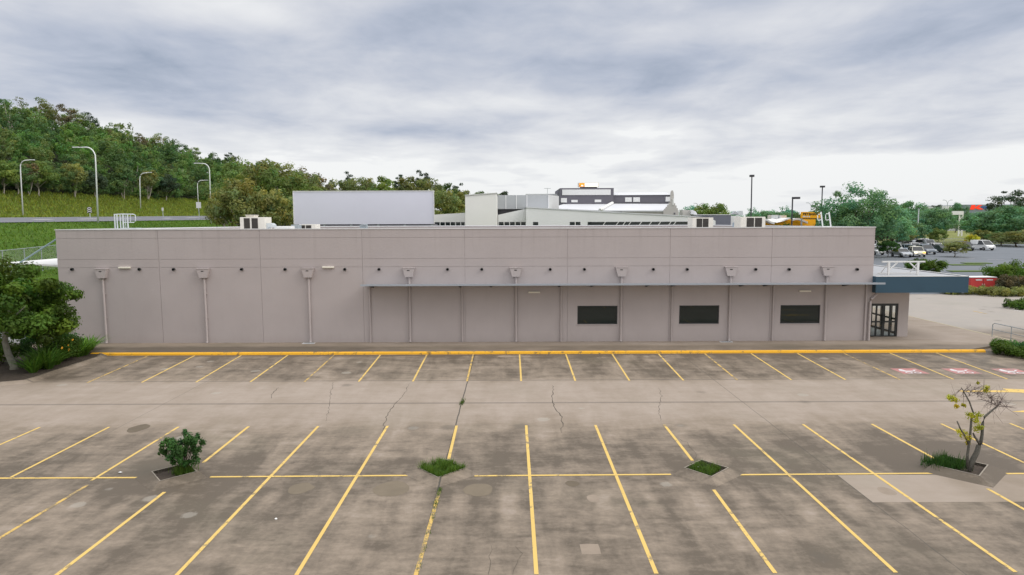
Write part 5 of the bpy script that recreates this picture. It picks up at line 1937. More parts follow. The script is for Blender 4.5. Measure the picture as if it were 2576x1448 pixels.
# --- paperbark group between the road and the white screen
T_PB = [make_tree(41, 12.5, 4.6, 3.0, 95, 1.05, 95, .40, .20, .3, .85, .40, stems=3, limbs=12, tintv=.22),
        make_tree(42, 15.0, 4.6, 4.0, 100, 1.15, 95, .42, .20, -.3, .9, .40, stems=2, limbs=12, tintv=.22),
        make_tree(43, 9.5, 3.9, 1.6, 85, .95, 95, .36, .16, .2, .85, .4, stems=3, limbs=12, tintv=.22)]
GP = 'paperbark trees beside the warehouse'
srcs = {}
for (px, py, Y, v, lm, sc, lb) in [
        (600, 440, 84, 2, L_OLIVE, (1.0, 1.0, 1.1), 'nearest round olive paperbark, left of the group and overlapping the road'),
        (556, 478, 92, 2, L_OLIVE, .62, 'small olive paperbark at the left fringe of the group beside the square sign'),
        (655, 400, 100, 1, L_OLIVE, (1.0, 1.0, .98), 'tall yellowish paperbark rising behind the cowled air conditioner'),
        (610, 420, 108, 0, L_BRIGHT, 1.05, 'green paperbark behind the nearest round one'),
        (705, 420, 96, 1, L_BRIGHT, (.95, .95, .92), 'dense green paperbark close to the left edge of the white screen'),
        (735, 452, 104, 0, L_BRIGHT, .9, 'paperbark partly covered by the left edge of the white screen'),
        (680, 470, 88, 2, L_OLIVE, .95, 'low paperbark with pale leaning stems above the silver duct'),
        (700, 408, 112, 1, L_OLIVE, (1.15, 1.15, 1.0), 'tallest green paperbark behind the silver duct'),
        (738, 424, 118, 0, L_OLIVE, (1.1, 1.1, 1.0), 'olive paperbark rising right above the left edge of the white screen'),
        (600, 404, 150, 1, L_BRIGHT, (1.15, 1.15, .95), 'green tree rising between the lamp with a hidden foot and the nearest paperbark'),
        (765, 432, 130, 0, L_BROWN, .9, 'thin brownish tree above the left corner of the white screen')]:
    t_ = onY(px, py, Y)
    h = (12.5, 15.0, 9.5)[v] * (sc[2] if hasattr(sc, '__len__') else sc)
    loc = (t_[0], Y, t_[2] - h * 1.01)
    if v not in srcs:
        srcs[v] = plant('paperbark_tree', lb, 'tree', loc, T_PB[v], lm, M_BARKP, GP, px * .9, sc)
    else:
        plant_copy(srcs[v], lb, loc, px * .9, sc, lm)
# --- belt behind the white screen
T_BELT = [make_tree(51, 14.0, 5.8, .8, 85, 1.5, 80, .60, .25, 0, .75, .35), make_tree(52, 12.0, 5.2, .8, 75, 1.4, 80, .60, .22, 0, .8, .45),
          make_tree(53, 18.0, 2.8, 7.0, 46, .95, 70, .46, .22, 0, .6, .5, hollow=.25)]
GB = 'belt of trees behind the white screen wall'
srcs = {}
for (px, py, Y, v, lm, sc, lb) in [
        (800, 462, 190, 1, L_BROWN, .9, 'brownish tree low behind the left part of the white screen'),
        (832, 455, 230, 2, L_DARK, .8, 'dark pine like tree in the gap behind the white screen'),
        (880, 435, 250, 2, L_DARK, 1.0, 'dark tufted tree first of the skyline above the white screen'),
        (880, 452, 200, 0, L_OLIVE, 1.0, 'rounded olive tree under the dark tufted one behind the white screen'),
        (925, 447, 205, 0, L_OLIVE, 1.0, 'olive tree above the middle of the white screen, left one'),
        (968, 446, 200, 1, L_BRIGHT, 1.1, 'brighter tree above the middle of the white screen'),
        (1003, 441, 240, 2, L_DARK, 1.0, 'dark tree with bare gaps above the right half of the white screen'),
        (1022, 445, 205, 1, L_OLIVE, 1.1, 'olive tree right of the dark gappy one'),
        (1061, 431, 225, 2, L_DARK, 1.1, 'round headed dark tree standing highest behind the white screen'),
        (1075, 450, 200, 0, L_OLIVE, 1.0, 'wide olive tree above the right end of the white screen'),
        (1118, 462, 210, 1, L_HILL, 1.0, 'green tree just right of the white screen'),
        (1125, 478, 180, 0, L_OLIVE, .95, 'nearer olive tree filling the gap beside the white screen'),
        (1150, 464, 230, 2, L_DARK, .9, 'slim dark tree over the gap beside the white screen'),
        (1165, 480, 195, 1, L_OLIVE, 1.0, 'olive tree left of the white tower'),
        (1205, 482, 215, 1, L_HILL, .9, 'tree top peeping over the left part of the white tower'),
        (1235, 488, 230, 0, L_OLIVE, .9, 'tree top peeping over the right part of the white tower'),
        (1268, 482, 240, 1, L_DARK, .9, 'small dark crown right of the white tower')]:
    t_ = onY(px, py, Y)
    h = (14.0, 12.0, 18.0)[v] * sc
    loc = (t_[0], Y, t_[2] - h * .99)
    if v not in srcs:
        srcs[v] = plant('belt_tree', lb, 'tree', loc, T_BELT[v], lm, M_BARK, GB, px * 1.1, sc)
    else:
        plant_copy(srcs[v], lb, loc, px * 1.1, sc, lm)
# --- right hand side trees
T_R = [make_tree(61, 13.0, 6.3, 1.6, 125, 1.3, 110, .40, .30, 0, .8, .35, limbs=14), make_tree(62, 9.5, 5.2, .9, 95, 1.2, 100, .42, .25, 0, .8, .35),
       make_tree(63, 11.0, 7.2, 1.0, 120, 1.4, 100, .50, .3, 0, .7, .3), make_tree(64, 17.0, 7.0, 5.5, 60, 1.45, 80, .46, .3, .8, .42, .4, hollow=.3),
       make_tree(65, 4.2, 1.9, .7, 46, .52, 90, .23, .07, 0, .85, .35)]
HR = (13.0, 9.5, 11.0, 17.0, 4.2)
GR = 'trees around the far right car park'
srcs = {}
for (px, py, Y, v, lm, sc, lb) in [
        (2172, 479, 112, 0, L_TEAL, 1.0, 'big round blue green tree right of the roof ladder'),
        (2140, 505, 118, 1, L_TEAL, .85, 'dark lower crown on the left flank of the big round tree'),
        (2235, 520, 128, 1, L_TEAL, 1.0, 'blue green tree behind the right shoulder of the big round tree'),
        (2245, 556, 140, 1, L_OLIVE, .95, 'olive green tree behind the parked white cars near the wall corner'),
        (2290, 552, 150, 1, L_TEAL, .85, 'mid green tree behind the middle of the parked cars'),
        (2312, 530, 175, 2, L_TEAL, .72, 'dense tree behind the thin pale pole'),
        (2345, 520, 172, 2, L_TEAL, .82, 'broad dark tree with visible trunk, left of the dry grass opening'),
        (2352, 512, 250, 3, L_DARK, .72, 'flat crowned distant tree rising over the dense tree'),
        (2285, 505, 240, 2, L_TEAL, 1.0, 'hazy rounded tree on the skyline right of the big round tree'),
        (2408, 508, 290, 1, L_TEAL, .85, 'distant tree in front of the grey superstore, at its left end'),
        (2478, 532, 178, 2, L_TEAL, .88, 'dense tree right of the dry grass opening'),
        (2500, 528, 172, 2, L_TEAL, 1.08, 'broad tree behind the white van'),
        (2560, 515, 165, 2, L_TEAL, 1.12, 'broad tree at the right edge behind the gravel'),
        (2545, 473, 205, 3, L_DARK, 1.0, 'tall open crowned tree standing highest at the right edge'),
        (2560, 580, 145, 1, L_OLIVE, .9, 'low olive tree at the right edge beside the gravel'),
        (2520, 592, 152, 1, L_HILL, .75, 'low bushy tree right of the white van'),
        (2362, 571, 152, 4, L_BRIGHT, 1.15, 'small light green tree behind the silver utility vehicles'),
        (2404, 605, 112, 4, L_OLIVE, 1.25, 'round small tree on a thin trunk alone in the dark car park'),
        (2446, 587, 136, 4, L_YELLOW, .80, 'small yellow green tree in front of the dark parked car'),
        (2236, 601, 112, 4, L_SHRUB, .95, 'small round dark tree before the white cars at the wall corner'),
        (2470, 575, 155, 4, L_OLIVE, 1.3, 'pale olive small tree left of the white van'),
        (1786, 509, 190, 1, L_BRIGHT, 1.25, 'isolated round tree between the charcoal building and the tall pole'),
        (1822, 538, 200, 4, L_TEAL, 1.6, 'small tree above the slate shed'),
        (1925, 529, 210, 2, L_TEAL, 1.0, 'distant tree behind the left end of the orange store'),
        (1970, 531, 220, 2, L_TEAL, 1.0, 'distant tree behind the shorter light pole'),
        (2020, 533, 215, 1, L_HILL, .95, 'distant tree just left of the orange sign'),
        (2110, 545, 150, 1, L_DARK, .85, 'dark tree between the orange sign and the big round tree'),
        (1962, 559, 122, 4, L_SHRUB, .8, 'bush under the left wave of the orange store'),
        (1986, 555, 121, 4, L_SHRUB, .9, 'bush in the arch of the orange store'),
        (2050, 560, 119, 4, L_SHRUB, .95, 'bush at the right end of the orange store')]:
    t_ = onY(px, py, Y)
    zb = terrain(t_[0], Y)
    s0 = max(.35, (t_[2] - zb) / HR[v])
    sxy = sc
    if v not in srcs:
        srcs[v] = plant('car_park_tree', lb, 'tree', (t_[0], Y, zb), T_R[v], lm, M_BARK, GR, px * 1.3, (sxy, sxy, s0))
    else:
        plant_copy(srcs[v], lb, (t_[0], Y, zb), px * 1.3, (sxy, sxy, s0), lm)
# distant treeline
rngd = np.random.default_rng(77)
Vs, Fs, Cs, nv = [], [], [], 0
for i in range(150):
    Y = rngd.uniform(300, 420)
    x = rngd.uniform(70, Y * .85)
    V, Fq, C = variants[rngd.integers(6)][1]
    sc = rngd.uniform(.75, 1.25)
    V2 = V * sc + np.array([x, Y, terrain(x, Y) - .5])
    C2 = C.copy()
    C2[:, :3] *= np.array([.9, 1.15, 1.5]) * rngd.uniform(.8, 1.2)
    Vs.append(V2)
    Fs.append(Fq + nv)
    Cs.append(C2)
    nv += len(V2)
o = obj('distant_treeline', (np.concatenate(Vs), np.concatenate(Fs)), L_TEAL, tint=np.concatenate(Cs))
tag(o, 'far line of merged treetops on the right horizon', 'wood', kind='stuff')
# --- hedges on the right
def hedge(name, label, pts, w_, h, lm, seed, n_leaf=55, leaf=.16, rc=.42, cat='hedge', grp='hedges right of the warehouse', z=0.0):
    r = np.random.default_rng(seed)
    C, Rr = [], []
    P = np.array(pts, float)
    for a, b in zip(P[:-1], P[1:]):
        L = np.linalg.norm(b - a)
        n = max(10, int(L * w_ * h / rc ** 3 * .45))
        d = (b - a) / L
        nn = np.array([-d[1], d[0]])
        for _ in range(n):
            q = a + d * r.uniform(0, L) + nn * r.uniform(-.5, .5) * w_
            hz = h * (1 - .25 * r.random())
            C.append((q[0], q[1], z + r.uniform(.15, max(.2, hz - rc * .4))))
            k = rc * r.uniform(.7, 1.3)
            Rr.append((k, k, k * .8))
    lq = leaf_quads(np.array(C), np.array(Rr), n_leaf, leaf, r)
    return tag(obj(name, (lq[0], lq[1]), lm, tint=lq[2]), label, cat, grp)
def gz(px, py):
    return gnd(px, py)[:2]
def flatp(px, py, z=0.0):
    return onZ(px, py, z)[:2]
a = gnd(2337, 692)
hedge('clipped_hedge', 'clipped green hedge showing just over the canopy roof edge', [gz(2282, 683), gz(2345, 688), gz(2372, 691)], 2.6, 2.0, L_NEAR, 1, 150, .22, .6, z=a[2])
a = gnd(2530, 715)
hedge('tall_hedge', 'tall dark shrub mass beyond the red cabinet at the right edge', [gz(2498, 700), gz(2540, 705), gz(2590, 712)], 4.0, 2.6, L_NEAR, 2, 150, .24, .7, z=a[2] - .1)
hedge('low_hedge', 'low hedge strip bordering the pale concrete around the red cabinet', [flatp(2366, 738), flatp(2440, 742), flatp(2520, 744), flatp(2600, 742)], 2.6, .95, L_OLIVE, 3, 140, .17, .45)
hedge('flower_hedge', 'shrub with brownish blossom right of the red cabinet', [gz(2508, 728), gz(2560, 730), gz(2610, 728)], 2.4, 1.7, L_BROWN, 4, 140, .18, .5, z=.05)
hedge('low_hedge', 'small rounded hedge end at the right edge above the pale concrete', [flatp(2548, 778), flatp(2620, 772)], 1.9, .85, L_NEAR, 5, 140, .15, .4)
hedge('corner_hedge', 'dense dark hedge in the corner bed at the right end of the yellow kerb', [flatp(2492, 886), flatp(2540, 893), flatp(2610, 906)], 1.35, .68, L_NEAR, 6, 170, .10, .28)
hedge('corner_hedge', 'back row of the corner bed hedge next to the hand rail', [flatp(2500, 878), flatp(2590, 884)], .9, .6, L_SHRUB, 9, 170, .10, .28)
# red cabinet and further red wall
p0_, p1_ = onY(2442, 699, 74), onY(2505, 728, 74)
rb = thing('red_cabinet', 'red double door cabinet with two white labels behind the low hedge', 'cabinet', ((p0_[0] + p1_[0]) / 2, 74, 0))
g = MB()
g.box(p0_[0], p1_[0], 74, 75.6, 0, p0_[2])
obj('case', g, M_RED, rb, bevel=.02)
g = MB()
g.box(p0_[0] - .05, p1_[0] + .05, 73.95, 75.65, p0_[2] + .001, p0_[2] + .06)
obj('lid', g, M_WHITE, rb)
for fx in (.20, .62):
    wd = p1_[0] - p0_[0]
    g = MB()
    g.box(p0_[0] + wd * fx, p0_[0] + wd * (fx + .24), 73.975, 73.99, p0_[2] - .32, p0_[2] - .20)
    obj('label', g, M_WHITE, rb)
g = MB()
xm_ = (p0_[0] + p1_[0]) / 2
g.box(xm_ - .012, xm_ + .012, 73.985, 73.999, .1, p0_[2] - .05)
obj('door_gap', g, M_BLACK, rb)
for s_ in (-.12, .12):
    g = MB()
    g.box(xm_ + s_ - .03, xm_ + s_ + .03, 73.96, 73.998, p0_[2] - .78, p0_[2] - .70)
    obj('handle', g, M_WHITE, rb)
p0_, p1_ = onY(2506, 702, 77), onY(2640, 706, 77)
g = MB()
g.box(p0_[0], p1_[0] + 3, 77, 77.25, 0, p0_[2])
tag(obj('red_wall', g, mat('red_wall_paint', (0.55, 0.12, 0.10), 0.7, 0.1)), 'low red wall running off behind the blossom shrub', 'wall')
# hand rail at the right edge
hr = thing('hand_rail', 'short galvanised hand rail at the kerb on the right edge', 'hand rail', (31.2, 40.5, ZB))
g = MB()
hp = [(31.0, 42.0, ZB), (31.0, 42.0, .92), (31.0, 41.85, 1.02), (31.0, 40.35, 1.02), (31.0, 38.5, 1.02)]
g.tube(hp, .025, 8)
g.tube([(31.0, 41.98, .60), (31.0, 38.5, .60)], .018, 6)
obj('rail', g, M_GALVD, hr)
for y_ in (40.4, 38.6):
    g = MB()
    g.tube([(31.0, y_, ZB - .1), (31.0, y_, 1.02)], .022, 6)
    obj('post', g, M_GALVD, hr)
# dark car park with its marks
g = MB()
ax0, ax1 = 30.0, 190.0
xs_, ys_ = np.arange(34, 200, 8.0), np.array([68, 76, 84, 92, 100, 110, 120, 130, 140, 150, 158.0])
vs = [(x, y, terrain(x, y) + .03) for y in ys_ for x in xs_]
n_ = len(xs_)
g.add(vs, [(j * n_ + i, j * n_ + i + 1, (j + 1) * n_ + i + 1, (j + 1) * n_ + i) for j in range(len(ys_) - 1) for i in range(n_ - 1)])
AP = struct('asphalt_car_park', g, M_ASPH)
for (px, py, wd) in ((2470, 684, 9), (2430, 668, 5), (2456, 664, 4), (2560, 692, 8)):
    p = gnd(px, py)
    g = MB()
    g.box(p[0] - wd / 2, p[0] + wd / 2, p[1] - .7, p[1] + .7, p[2], p[2] + .14)
    tag(obj('grass_verge', g, mat('verge_green', (0.10, 0.15, 0.04), 0.95, 0.25, 2)), None, None)
for i_, o_ in enumerate([o for o in bpy.data.objects if o.name.startswith('grass_verge')]):
    o_['kind'] = 'structure'
for (px, py) in ((2440, 632), (2505, 655), (2430, 652), (2520, 672)):
    p = gnd(px, py)
    g = MB()
    g.add([(p[0] - 1.4, p[1] - .1, p[2] + .07), (p[0] + 1.4, p[1] - .1, p[2] + .07), (p[0] + 1.4, p[1] + .1, p[2] + .07), (p[0] - 1.4, p[1] + .1, p[2] + .07)], [(0, 1, 2, 3)])
    obj('bay_line', g, M_LINEWHITE, AP)
g = MB()
strip(g, flatp(2448, 783), flatp(2482, 790), .14)
obj('bay_line', g, M_LINEW, LOT)
g = MB()
strip(g, flatp(2543, 779), flatp(2570, 784), .14)
obj('bay_line', g, M_LINEWHITE, LOT)
# fence at the back of the dark car park
bf = thing('back_fence', 'low wire fence along the back of the dark car park before the dry grass', 'fence', (110, 161, 2))
g = MB()
g.quad((60, 161, 2.0), (190, 161, 2.0), (190, 161, 3.3), (60, 161, 3.3))
obj('wire_mesh', g, M_CHAIN, bf)
g = MB()
g.tube([(60, 161, 3.3), (190, 161, 3.3)], .04, 5)
obj('top_rail', g, M_GALVD, bf)
for x_ in np.arange(60, 190, 6.5):
    g = MB()
    g.tube([(x_, 161, 1.9), (x_, 161, 3.35)], .05, 5)
    obj('post', g, M_GALVD, bf)

# ------------------------------------------------------------------ vehicles
PAINT = {}
def car_paint(nm, col):
    if nm not in PAINT:
        PAINT[nm] = mat('car_paint_' + nm, col, 0.28, 0.03, 0.6, spec=0.6)
    return PAINT[nm]
M_HEAD = mat('headlamp', (0.75, 0.77, 0.78), 0.15, 0.03, 5, spec=0.8)
M_HEADON = emit('headlamp_lit', (1.0, 0.85, 0.6), 2.5)
M_AMBER = emit('indicator_amber', (1.0, 0.42, 0.06), 2.5)
M_TAIL = mat('tail_red', (0.35, 0.02, 0.015), 0.25, 0.05, 5, spec=0.7)
SHAPES = {
    'sedan': dict(L=4.6, W=1.78, body=[(-2.3, .35), (-2.28, .80), (-2.1, .93), (-1.45, .96), (1.0, .92), (1.9, .80), (2.25, .66), (2.3, .35)],
                  cab=[(-1.65, .95), (-.95, 1.42), (.25, 1.43), (1.05, .92)], lights=.68),
    'suv': dict(L=4.7, W=1.88, body=[(-2.35, .42), (-2.33, 1.0), (-2.2, 1.08), (1.1, 1.05), (2.1, .96), (2.32, .80), (2.35, .42)],
                cab=[(-2.15, 1.07), (-1.8, 1.70), (.3, 1.72), (1.15, 1.05)], lights=.84),
    'ute': dict(L=5.2, W=1.86, body=[(-2.6, .48), (-2.58, 1.06), (-.75, 1.06), (1.35, 1.06), (2.35, .98), (2.58, .82), (2.6, .48)],
                cab=[(-.72, 1.06), (-.5, 1.74), (.55, 1.75), (1.3, 1.06)], lights=.86),
    'van': dict(L=4.9, W=1.92, body=[(-2.45, .40), (-2.43, 1.12), (1.55, 1.12), (2.2, .98), (2.42, .75), (2.45, .40)],
                cab=[(-2.42, 1.11), (-2.32, 1.94), (.75, 1.95), (1.75, 1.10)], lights=.82)}
def car(kind, label, paint, loc, yaw, lit=None):
    s = SHAPES[kind]
    hw_ = s['W'] / 2
    zrise = loc[2]
    th = thing('parked_' + {'sedan': 'car', 'suv': 'car', 'ute': 'utility', 'van': 'van'}[kind], label, {'ute': 'utility vehicle', 'van': 'van'}.get(kind, 'car'), (0, 0, 0), 'vehicles in the dark car park')
    g = MB()
    g.prism(s['body'], 'y', -hw_, hw_)
    # soften: narrow the nose and tail
    g.v = [(x, y * (1 - .10 * max(0, (abs(x) - s['L'] * .36) / (s['L'] * .14))) * (1 - .05 * max(0, z - .8)), z) for x, y, z in g.v]
    body = obj('body', g, paint, th, bevel=.05)
    c = s['cab']
    top = .80
    g = MB()
    zt = c[1][1]
    def lat(z):
        return hw_ * (.955 - .16 * (z - c[0][1]) / (zt - c[0][1]))
    vs = [(x, -lat(z), z) for x, z in c] + [(x, lat(z), z) for x, z in c]
    g.add(vs, [(0, 1, 2, 3), (7, 6, 5, 4), (0, 4, 5, 1), (2, 6, 7, 3), (0, 3, 7, 4), (1, 5, 6, 2)])
    obj('windows', g, M_CARG, th)
    g = MB()
    g.add([(c[1][0] - .03, -lat(zt) - .01, zt + .001), (c[2][0] + .05, -lat(zt) - .01, zt + .001), (c[2][0] + .05, lat(zt) + .01, zt + .001), (c[1][0] - .03, lat(zt) + .01, zt + .001),
           (c[1][0] + .1, -lat(zt) + .1, zt + .05), (c[2][0] - .1, -lat(zt) + .1, zt + .05), (c[2][0] - .1, lat(zt) - .1, zt + .05), (c[1][0] + .1, lat(zt) - .1, zt + .05)],
          [(0, 3, 2, 1), (4, 5, 6, 7), (0, 1, 5, 4), (1, 2, 6, 5), (2, 3, 7, 6), (3, 0, 4, 7)])
    for sd in (-1, 1):
        for a, b in (((c[0][0], c[0][1]), (c[1][0], c[1][1])), ((c[3][0], c[3][1]), (c[2][0], c[2][1])), (((c[0][0] + c[3][0]) / 2, c[0][1]), ((c[1][0] + c[2][0]) / 2, zt))):
            g.tube([(a[0], sd * (lat(a[1]) - .01), a[1]), (b[0], sd * (lat(b[1]) - .01), b[1])], .045, 5)
    if kind == 'van':
        g.add([(-2.40, sd * (lat(1.2) + .012), 1.13) for sd in (-1, 1)] + [(-.1, sd * (lat(1.2) + .012), 1.13) for sd in (-1, 1)] + [(-2.30, sd * (lat(zt) + .012), zt) for sd in (-1, 1)] + [(-.1, sd * (lat(zt) + .012), zt) for sd in (-1, 1)],
              [(0, 2, 6, 4), (1, 5, 7, 3)])
    obj('roof', g, paint, th)
    for fx in (-s['L'] * .30, s['L'] * .31):
        for sd in (-1, 1):
            g = MB()
            g.tube([(fx, sd * (hw_ - .19), .33), (fx, sd * (hw_ + .015), .33)], .33, 14)
            wl = obj('wheel', g, M_TYRE, th)
            g = MB()
            g.tube([(fx, sd * (hw_ + .0), .33), (fx, sd * (hw_ + .03), .33)], .20, 10)
            obj('rim', g, M_RIM, wl)
    for sd in (-1, 1):
        g = MB()
        g.box(s['L'] / 2 - .22, s['L'] / 2 + .012, sd * hw_ * .66 - .2, sd * hw_ * .66 + .2, s['lights'] - .13, s['lights'] + .04)
        obj('headlight', g, (M_HEADON if lit == 'front' else M_HEAD) if not (lit == 'front' and sd > 0) else M_AMBER, th)
        g = MB()
        g.box(-s['L'] / 2 - .012, -s['L'] / 2 + .15, sd * hw_ * .78 - .12, sd * hw_ * .78 + .12, s['lights'] - .02, s['lights'] + .16)
        obj('tail_light', g, M_TAIL, th)
    g = MB()
    g.box(s['L'] / 2 - .05, s['L'] / 2 + .022, -hw_ * .55, hw_ * .55, .36, .52)
    obj('grille', g, M_FRAME, th)
    g = MB()
    g.box(s['L'] / 2 + .023, s['L'] / 2 + .04, -.2, .2, .40, .50)
    obj('number_plate', g, M_PLATE, th)
    th.location = tuple(map(float, loc))
    th.rotation_euler = (0, 0, yaw)
    return th
WHT, SIL, GRY, DGR, BLU, CRM, GRN, PLM = (car_paint(n, c) for n, c in (('white', (.78, .79, .80)), ('silver', (.46, .49, .53)), ('grey', (.20, .23, .27)), ('charcoal', (.05, .055, .065)),
                                          ('paleblue', (.30, .38, .48)), ('cream', (.70, .68, .58)), ('green', (.03, .06, .05)), ('plum', (.13, .08, .12))))
for (kind, lb, pt_, px, py, yw, lit) in [
        ('suv', 'white four wheel drive half hidden by the warehouse corner, behind the nearer white sedan', WHT, 2204, 627, -100, None),
        ('sedan', 'white sedan at the warehouse corner, in front of the half hidden four wheel drive', WHT, 2207, 643, -55, None),
        ('ute', 'white utility facing out, left end of the main cluster', WHT, 2262, 638, -80, None),
        ('sedan', 'silver sedan nearest in the cluster, nose towards the concrete lot', SIL, 2280, 649, -70, None),
        ('sedan', 'pale blue sedan tucked behind the nearest silver sedan', BLU, 2294, 637, -75, None),
        ('ute', 'silver utility with dark windscreen behind the pale blue sedan', SIL, 2292, 626, -85, None),
        ('suv', 'cream four wheel drive with lit headlamps in the middle of the cluster', CRM, 2318, 648, -82, 'front'),
        ('sedan', 'white sedan behind the cream car with lit headlamps', WHT, 2311, 631, -80, None),
        ('ute', 'grey twin cab utility at the back of the cluster below the thin pale pole', SIL, 2306, 617, -85, None),
        ('sedan', 'plum coloured car behind the white sedan', PLM, 2324, 621, -95, None),
        ('suv', 'blue grey hatchback right of the cream lit car', GRY, 2341, 642, -72, None),
        ('sedan', 'small white car at the back, over the blue grey hatchback', WHT, 2335, 617, -90, None),
        ('ute', 'silver utility between the small white car and the white sedan', SIL, 2346, 626, -78, None),
        ('sedan', 'white sedan at the right of the cluster facing out', WHT, 2367, 632, -68, None),
        ('sedan', 'dark green sedan half behind the round small tree', GRN, 2380, 637, -60, None),
        ('suv', 'dark car behind the small yellow green tree', DGR, 2440, 632, -80, None),
        ('sedan', 'silver car hidden behind the small dark tree and the left utility', SIL, 2270, 622, -85, None),
        ('van', 'white van parked alone by the trees on the right', WHT, 2484, 631, -62, None)]:
    p = gnd(px, py)
    car(kind, lb, pt_, (p[0], p[1] + 1.5, terrain(p[0], p[1] + 1.5) + .035), R(yw - 26), lit)

# ------------------------------------------------------------------ left foreground bed
g = MB()
bp = [onZ(*q)[:2] for q in ((-160, 975), (0, 968), (60, 963), (95, 953), (135, 938), (200, 918), (247, 903), (256, 889))]
bp = [tuple(q) for q in bp] + [(-24.2, 37.7), (-24.6, 40.5), (-48, 40.5), (-48, 32.0)]
n = len(bp)
g.add([(*q, .10) for q in bp], [tuple(range(n))])
struct('garden_bed', g, M_SOIL)
g = MB()
ln = bp[:8]
vs = []
for i, q in enumerate(ln):
    a = np.array(ln[max(i - 1, 0)])
    b = np.array(ln[min(i + 1, len(ln) - 1)])
    d = (b - a) / np.linalg.norm(b - a)
    nn = np.array([d[1], -d[0]])
    q = np.array(q)
    o_, i_ = q + nn * .38, q - nn * .06
    m_ = q + nn * .10
    vs += [(*o_, .002), (*m_, .125), (*i_, .13), (*i_, .05)]
fs = []
for i in range(len(ln) - 1):
    for k in range(3):
        fs.append((4 * i + k, 4 * i + k + 1, 4 * i + 4 + k + 1, 4 * i + 4 + k))
g.add(vs, fs)
tag(obj('garden_kerb', g, M_LOT, smooth=True), 'curved sloping concrete kerb round the bed in the left corner', 'kerb')
# the big tree of the corner bed
rg = np.random.default_rng(5)
C1, R1 = crown_clumps(rg, 3.1, 2.25, 2.95, 100, .56, .75, .42, .34)
C2, R2 = crown_clumps(rg, 1.5, 1.25, 2.7, 22, .50, .7, .3, .4, lop=(1.35, -.2))
C3, R3 = crown_clumps(rg, 1.0, .5, 1.9, 8, .42, .7, .3, .4, lop=(1.5, -.3))
C_ = np.concatenate([C1, C2, C3])
R_ = np.concatenate([R1, R2, R3])
lq = leaf_quads(C_, R_, 250, .175, rg, tintv=.5, asp=.55)
tb = onZ(28, 935, .1)
lt = thing('corner_tree', 'leafy round tree with a pale curved trunk in the corner bed at the left edge', 'tree', (0, 0, 0))
g = MB()
g.tube([(0.12, 0, -.1), (.05, 0, .18), (-.18, 0, .75), (-.30, 0, 1.35), (-.15, 0, 2.2), (.1, .1, 3.2), (.2, .1, 4.3)], [.30, .17, .145, .13, .11, .08, .03], 9)
for tgt in ((2.2, -.3, 2.9), (-1.8, .2, 3.2), (1.2, .8, 3.9), (-.9, -.8, 3.9), (1.5, -.9, 3.2), (2.0, -.4, 2.0), (-2.3, .5, 3.8), (.4, -1.4, 3.4)):
    st = np.array([-.22, 0, 1.5 + .5 * rg.random()])
    t_ = np.array(tgt)
    g.tube([st, (st + t_) / 2 + rg.normal(0, .15, 3), t_], [.075, .05, .015], 6)
obj('trunk', g, M_BARKM, lt, smooth=True)
obj('crown', (lq[0], lq[1]), L_NEAR, lt, tint=lq[2])
place(lt, (tb[0] - .35, tb[1] + .6, .1), 0, 1.06)
# shrubs under it
def shrub_lq(seed, rx, rz, n, rc, nl, leaf):
    r = np.random.default_rng(seed)
    C, Rr = crown_clumps(r, rx, rz, rz * .95, n, rc, .8, .3, .35)
    return leaf_quads(C, Rr, nl, leaf, r, tintv=.35)
GSB = 'shrubs under the corner tree'
for (x, y, rx, rz, lm, sd, lb) in [(-24.55, 35.6, .85, .75, L_NEAR, 1, 'dark green shrub with orange blossom between the corner tree and the strappy plants'),
                                   (-26.0, 35.9, .9, .8, L_SHRUB, 2, 'shaded shrub behind the pale trunk of the corner tree'),
                                   (-27.3, 35.0, .9, .7, L_NEAR, 3, 'leafy shrub at the left edge under the corner tree'),
                                   (-25.4, 37.2, 1.0, .9, L_SHRUB, 4, 'back shrub against the yard gate')]:
    lq = shrub_lq(sd, rx, rz, 22, .38, 150, .11)
    th = thing('garden_shrub', lb, 'shrub', (0, 0, 0), GSB)
    g = MB()
    for k in range(5):
        a = k * 1.26
        g.tube([(0, 0, -.05), (.3 * math.cos(a), .3 * math.sin(a), rz * .6), (.6 * rx * math.cos(a), .6 * rx * math.sin(a), rz * 1.2)], [.03, .02, .008], 5)
    obj('stem', g, M_BARK, th)
    obj('foliage', (lq[0], lq[1]), lm, th, tint=lq[2])
    if sd == 1:
        for k, (bx, by, bz) in enumerate(((-.15, -.8, .95), (-.2, -.85, .7), (-.5, -.75, .85), (.1, -.8, 1.2), (-.75, -.6, .6))):
            g = MB()
            for q in range(6):
                a = q * 1.047
                c0 = np.array([bx, by, bz])
                u = np.array([math.cos(a), 0.2, math.sin(a)]) * .075
                w_ = np.array([-math.sin(a), 0, math.cos(a)]) * .03
                g.add([c0, c0 + u * .6 - w_, c0 + u, c0 + u * .6 + w_], [(0, 1, 2, 3)])
            obj('blossom', g, M_FLOWER, th)
    place(th, (x, y, .1), sd * 1.3, 1.0)
